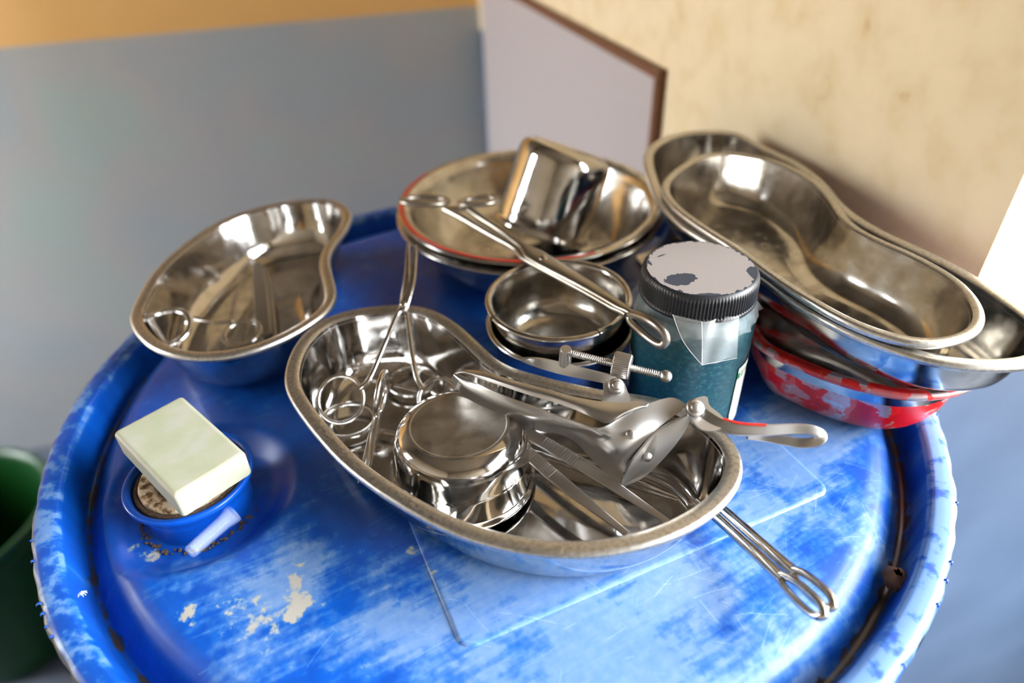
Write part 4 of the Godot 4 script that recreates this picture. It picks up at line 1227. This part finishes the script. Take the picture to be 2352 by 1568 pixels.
# ---------------------------------------------------------------- jar, soap, bits
func make_jar() -> void:
	var c := Vector3(0.1232, 0, 0.0412)
	var b := -0.0047
	var o := thing("screw_top_jar", "teal plastic jar with dusty black ribbed cap and torn clear film", "jar", Vector3(c.x, b, c.z))
	var at := Transform3D(Basis(), Vector3(c.x, b, c.z))
	var mb := MB.new()
	mb.lathe([[0.0, 0.001], [0.026, 0.001], [0.029, 0.0], [0.0325, 0.0015], [0.0345, 0.005], [0.0352, 0.012], [0.0354, 0.052], [0.0358, 0.054], [0.0360, 0.062], [0.0358, 0.072], [0.0346, 0.0780], [0.0318, 0.0828], [0.0302, 0.0848], [0.0298, 0.098], [0.0, 0.098]], 96, at)
	part("body", mb, M.jar_teal, o)
	mb = MB.new()
	mb.lathe([[0.0, 0.0885], [0.0318, 0.0885], [0.0338, 0.0887], [0.0340, 0.0900], [0.0336, 0.0908], [0.0336, 0.0914], [0.0336, 0.1005], [0.0334, 0.1012], [0.0330, 0.1030], [0.0320, 0.1046], [0.0310, 0.1052]], 864, at, 108, 0.0009, 5, 7)
	var cap := part("cap", mb, M.cap_black, o)
	# dusty top of the cap
	var img := Image.create(384, 384, false, Image.FORMAT_RGB8)
	var fn := FastNoiseLite.new()
	fn.seed = 21
	fn.frequency = 0.035
	fn.fractal_octaves = 4
	for j in 384:
		for i in 384:
			var x := (i + 0.5) / 192.0 - 1.0
			var z := (j + 0.5) / 192.0 - 1.0
			var q := fn.get_noise_2d(i, j)
			var g := fn.get_noise_2d(i * 9.0, j * 9.0)
			var clean := 0.0
			var r := sqrt(x * x + z * z)
			if r > 0.955 + q * 0.09:
				clean = 1.0
			for e in [[-0.45, 0.40, 0.30, 0.19, 0.3], [0.90, 0.30, 0.14, 0.24, 0.0], [-0.12, 0.94, 0.22, 0.07, 0.0], [-0.62, -0.45, 0.10, 0.02, 0.5], [-0.88, -0.20, 0.03, 0.10, 0.2]]:
				var dx: float = x - e[0]
				var dz: float = z - e[1]
				var ux: float = dx * cos(e[4]) - dz * sin(e[4])
				var uz: float = dx * sin(e[4]) + dz * cos(e[4])
				if (ux / e[2]) ** 2 + (uz / e[3]) ** 2 + q * 0.45 < 1.0:
					clean = 1.0
			var dust := Color(0.535, 0.495, 0.475).lightened(clampf(g * 0.18, -0.1, 0.2)) if g > 0 else Color(0.535, 0.495, 0.475).darkened(-g * 0.15)
			var dark := Color(0.13, 0.14, 0.18).lightened(0.10 * absf(g))
			img.set_pixel(i, j, dust.lerp(dark, clean))
	var dm := mat("cap_dust", Color.WHITE, 0.85)
	dm.albedo_texture = ImageTexture.create_from_image(img)
	mb = MB.new()
	var rows := []
	for e in [[0.0008, 0.10525], [0.015, 0.10525], [0.0295, 0.10525], [0.0308, 0.1052]]:
		var row := PackedVector3Array()
		for k in 96:
			row.append(at * Vector3(e[0] * cos(TAU * k / 96.0), e[1], e[0] * sin(TAU * k / 96.0)))
		rows.append(row)
	mb.grid(rows, true, false, true)
	mb.fan(rows[0])
	for p in mb.v:
		mb.uv.append(Vector2((p.x - c.x) / 0.064 + 0.5, (p.z - c.z) / 0.064 + 0.5))
	part("dusty_top", mb, dm, cap, "grey dust with dark finger smudges")
	# clear film hanging from under the cap
	mb = MB.new()
	rows = []
	var nr := 9
	for i in nr:
		var row := PackedVector3Array()
		var a := i / (nr - 1.0)
		for k in 121:
			var an := TAU * k / 120.0
			var drop := 0.0055 + 0.0014 * sin(an * 3.0 + 1.0) + 0.0008 * sin(an * 11.0)
			# longer torn edge at the left
			drop += 0.003 * smoothstep(0.70, 0.90, an) * (1.0 - smoothstep(1.50, 1.98, an))
			drop += 0.009 * smoothstep(1.9, 2.3, an) * (1.0 - smoothstep(2.9, 3.3, an))
			var rad := 0.0322 + 0.0036 * sin(minf(a * 2.2, 1.57)) + 0.0007 * a * sin(an * 17.0 + a * 4.0) + 0.0005 * sin(an * 29.0) + 0.0012 * a * cos(an * 6.0) + 0.0018 * a * a
			row.append(at * Vector3(rad * cos(an), 0.0880 - drop * a, rad * sin(an)))
		rows.append(row)
	mb.grid(rows)
	var fm := part("film", mb, M.film, o, "torn clear plastic film")
	# folded flap of the film that faces the viewer
	mb = MB.new()
	var left_edge := cr(PackedVector3Array([FLAP[0], FLAP[1], FLAP[2]]), 10)
	var crease := cr(PackedVector3Array([FLAP[3], FLAP[4], FLAP[2]]), 10)
	var right_edge := cr(PackedVector3Array([FLAP[5], FLAP[6], FLAP[7]]), 10)
	var fr := []
	for i in 10:
		var row := PackedVector3Array()
		for k in 6:
			row.append(left_edge[i].lerp(crease[i], k / 5.0))
		for k in range(1, 9):
			row.append(crease[i].lerp(right_edge[i], k / 8.0) + Vector3(0, 0, 0.0012) * sin(k * 1.1 + i * 0.5))
		fr.append(row)
	mb.grid(fr)
	part("folded_flap", mb, M.film_flap, fm)
	mb = MB.new()
	mb.tube(crease, 0.00022, 0.00022, 6)
	mb.tube(cr(PackedVector3Array([FLAP[2], FLAP[2].lerp(FLAP[7], 0.5), FLAP[7]]), 8), 0.00018, 0.00018, 6)
	mb.tube(left_edge, 0.00018, 0.00018, 6)
	part("crease", mb, M.film_edge, fm).set_meta("kind", "stuff")
	# paper label
	var li := Image.create(256, 256, false, Image.FORMAT_RGB8)
	li.fill(Color(0.90, 0.91, 0.88))
	li.fill_rect(Rect2i(0, 22, 256, 26), Color(0.03, 0.42, 0.25))
	li.fill_rect(Rect2i(0, 218, 256, 6), Color(0.03, 0.42, 0.25))
	for k in 14:
		for w in 18:
			if rng.randf() < 0.8:
				li.fill_rect(Rect2i(16 + w * 13, 62 + k * 11, rng.randi_range(5, 11), 3), Color(0.48, 0.50, 0.50))
	# letters M E in the green band
	var glyph := {"M": ["10001", "11011", "10101", "10001", "10001"], "E": ["11110", "10000", "11100", "10000", "11110"]}
	var gx := 14
	for ch in ["M", "E"]:
		for gy in 5:
			for q in 5:
				if glyph[ch][gy][q] == "1":
					li.fill_rect(Rect2i(gx + q * 4, 25 + gy * 4, 4, 4), Color(0.95, 0.96, 0.94))
		gx += 24
	var lm := mat("label_paper", Color.WHITE, 0.6)
	lm.albedo_texture = ImageTexture.create_from_image(li)
	for side in 2:
		mb = MB.new()
		rows = []
		var a0: float = [0.86, 3.02][side]
		var a1: float = [-0.7, 3.7][side]
		var y0: float = [0.005, 0.020][side]
		var y1: float = [0.051, 0.048][side]
		for i in 2:
			var row := PackedVector3Array()
			for k in 24:
				var an := lerpf(a0, a1, k / 23.0)
				row.append(at * Vector3(0.0361 * cos(an), y1 if i == 0 else y0, 0.0361 * sin(an)))
				mb.uv.append(Vector2(k / 23.0, float(i)))
			rows.append(row)
		mb.grid(rows)
		part("label", mb, lm, o, ["white printed label with green band", "torn white label"][side])


func make_soap() -> void:
	var base := Vector3(-0.176, 0.0125, 0.102)
	var o := thing("soap_bar", "pale green bar of soap lying across the drum's filler plug", "soap", base)
	var t := SOAP_TOP
	var mid := (t[0] + t[1] + t[2] + t[3]) / 4.0
	var u := ((t[1] + t[2]) - (t[0] + t[3])) / 4.0
	var w := ((t[2] + t[3]) - (t[0] + t[1])) / 4.0
	var nrm := w.cross(u).normalized()
	if nrm.y < 0:
		nrm = -nrm
	var mb := MB.new()
	mb.rbox(Vector3(2.0, 2.0, 2.0), 0.0, Transform3D(), 1)
	mb = MB.new()
	var th := 0.0185
	var sx := u.length() * 2.0
	var sz := w.length() * 2.0
	mb.rbox(Vector3(sx, th, sz), 0.0026, Transform3D(), 4)
	# sides bulge at mid height as on a pressed bar
	for k in mb.v.size():
		var p := mb.v[k]
		var e := 1.0 - (p.y / (th / 2.0)) ** 2
		p.x *= 1.0 + 0.045 * e
		p.z *= 1.0 + 0.035 * e
		mb.v[k] = Transform3D(Basis(u.normalized(), nrm, u.normalized().cross(nrm)), mid - nrm * th / 2.0) * p
	part("bar", mb, M.soap, o)


func make_bits() -> void:
	# needle cap
	var a := CAP[0]
	var b := CAP[1]
	var o := thing("needle_cap", "clear plastic needle cap lying on the drum by the filler plug", "cap", b - Vector3(0, 0.0045, 0))
	var y := (a - b).normalized()
	var x := y.cross(Vector3.UP).normalized()
	var at := Transform3D(Basis(x, y, x.cross(y)), b)
	var l := a.distance_to(b)
	var mb := MB.new()
	mb.lathe([[0.0, 0.0006], [0.0018, 0.0006], [0.0022, -0.0004], [0.0030, -0.0006], [0.0036, 0.0], [0.0039, 0.0010], [0.0044, l - 0.006], [0.0050, l - 0.0045], [0.0056, l - 0.001], [0.0055, l], [0.0046, l], [0.0042, l - 0.004], [0.0037, l - 0.007], [0.0032, 0.0022], [0.0, 0.002]], 40, at)
	part("tube", mb, M.clear_cap, o)
	# spider
	var s := SPIDER[0]
	o = thing("spider", "tiny pale spider on the left edge of the drum top", "spider", s - Vector3(0, 0.001, 0))
	mb = MB.new()
	mb.lathe([[0.0, -0.0011], [0.0005, -0.0009], [0.0008, -0.0003], [0.0006, 0.0002], [0.0006, 0.0006], [0.0004, 0.0010], [0.0, 0.0012]], 12, Transform3D(Basis(Vector3.RIGHT, PI / 2) * Basis(), s))
	for k in 8:
		var sg := -1.0 if k < 4 else 1.0
		var an := -0.9 + 0.6 * (k % 4)
		var d := Vector3(sg * cos(an), 0, sin(an))
		mb.tube(PackedVector3Array([s, s + d * 0.0011 + Vector3(0, 0.0005, 0), s + d * 0.0022 - Vector3(0, 0.0008, 0)]), 0.00013, 0.00013, 5)
	part("body", mb, M.spider_white, o)
	# scrap of film in the front tray
	var scrap_mid := Vector3.ZERO
	for v in SCRAP:
		scrap_mid += v / SCRAP.size()
	o = thing("film_scrap", "torn scrap of clear film lying under the tweezers in the front tray", "film", scrap_mid)
	mb = MB.new()
	var edge := even_ring(cr(SCRAP, 120, true), 60)
	var rings := []
	for e in [1.0, 0.8, 0.6, 0.4, 0.2]:
		var row := PackedVector3Array()
		for k in 60:
			var v: Vector3 = scrap_mid.lerp(edge[k], e)
			v.y += 0.0006 * (sin(k * 0.9 + e * 9.0) + sin(k * 0.37 - e * 5.0)) + 0.0008
			row.append(v)
		rings.append(row)
	mb.grid(rings, true)
	mb.fan(rings[4])
	part("sheet", mb, M.film, o)
	# dry clump in the groove
	var q := CLUMP[0]
	o = thing("dry_leaf", "crumpled dry leaf scrap caught in the right groove of the drum", "leaf", q - Vector3(0, 0.005, 0))
	mb = MB.new()
	var rows := []
	for i in 7:
		var row := PackedVector3Array()
		for k in 12:
			var an := TAU * k / 12.0
			var rr := 0.0052 * sin(PI * (i + 0.6) / 7.4) * (1.0 + 0.35 * sin(k * 2.3 + i * 1.7))
			row.append(q + Vector3(rr * cos(an), -0.006 + 0.002 * i + 0.001 * sin(k * 1.9), rr * sin(an) * 1.3))
		rows.append(row)
	mb.grid(rows, true, false, true)
	part("leaf", mb, M.leaf_dry, o)
	# bucket on the floor
	var bc := BUCKET
	o = thing("bucket", "green plastic bucket standing on the floor left of the drum", "bucket", bc)
	mb = MB.new()
	mb.lathe([[0.0, 0.006], [0.105, 0.006], [0.112, 0.010], [0.148, 0.300], [0.152, 0.312], [0.160, 0.316], [0.164, 0.312], [0.164, 0.296], [0.161, 0.296], [0.160, 0.308], [0.154, 0.304], [0.152, 0.296], [0.116, 0.008], [0.112, 0.0], [0.0, 0.0]], 96, Transform3D(Basis(), bc))
	part("pail", mb, M.bucket_green, o)
	mb = MB.new()
	var arc := PackedVector3Array()
	for k in 25:
		var an := PI * k / 24.0
		arc.append(bc + Vector3(cos(an) * 0.162, 0.300 - 0.02 * sin(an), sin(an) * 0.185).rotated(Vector3.UP, 0.0))
	mb.tube(arc, 0.0035, 0.0035, 8)
	part("handle", mb, M.bucket_green, o)


func _ready() -> void:
	rng.seed = 20
	make_view()
	make_materials()
	make_room()
	make_drum()
	make_dishes()
	make_instruments()
	make_jar()
	make_soap()
	make_bits()
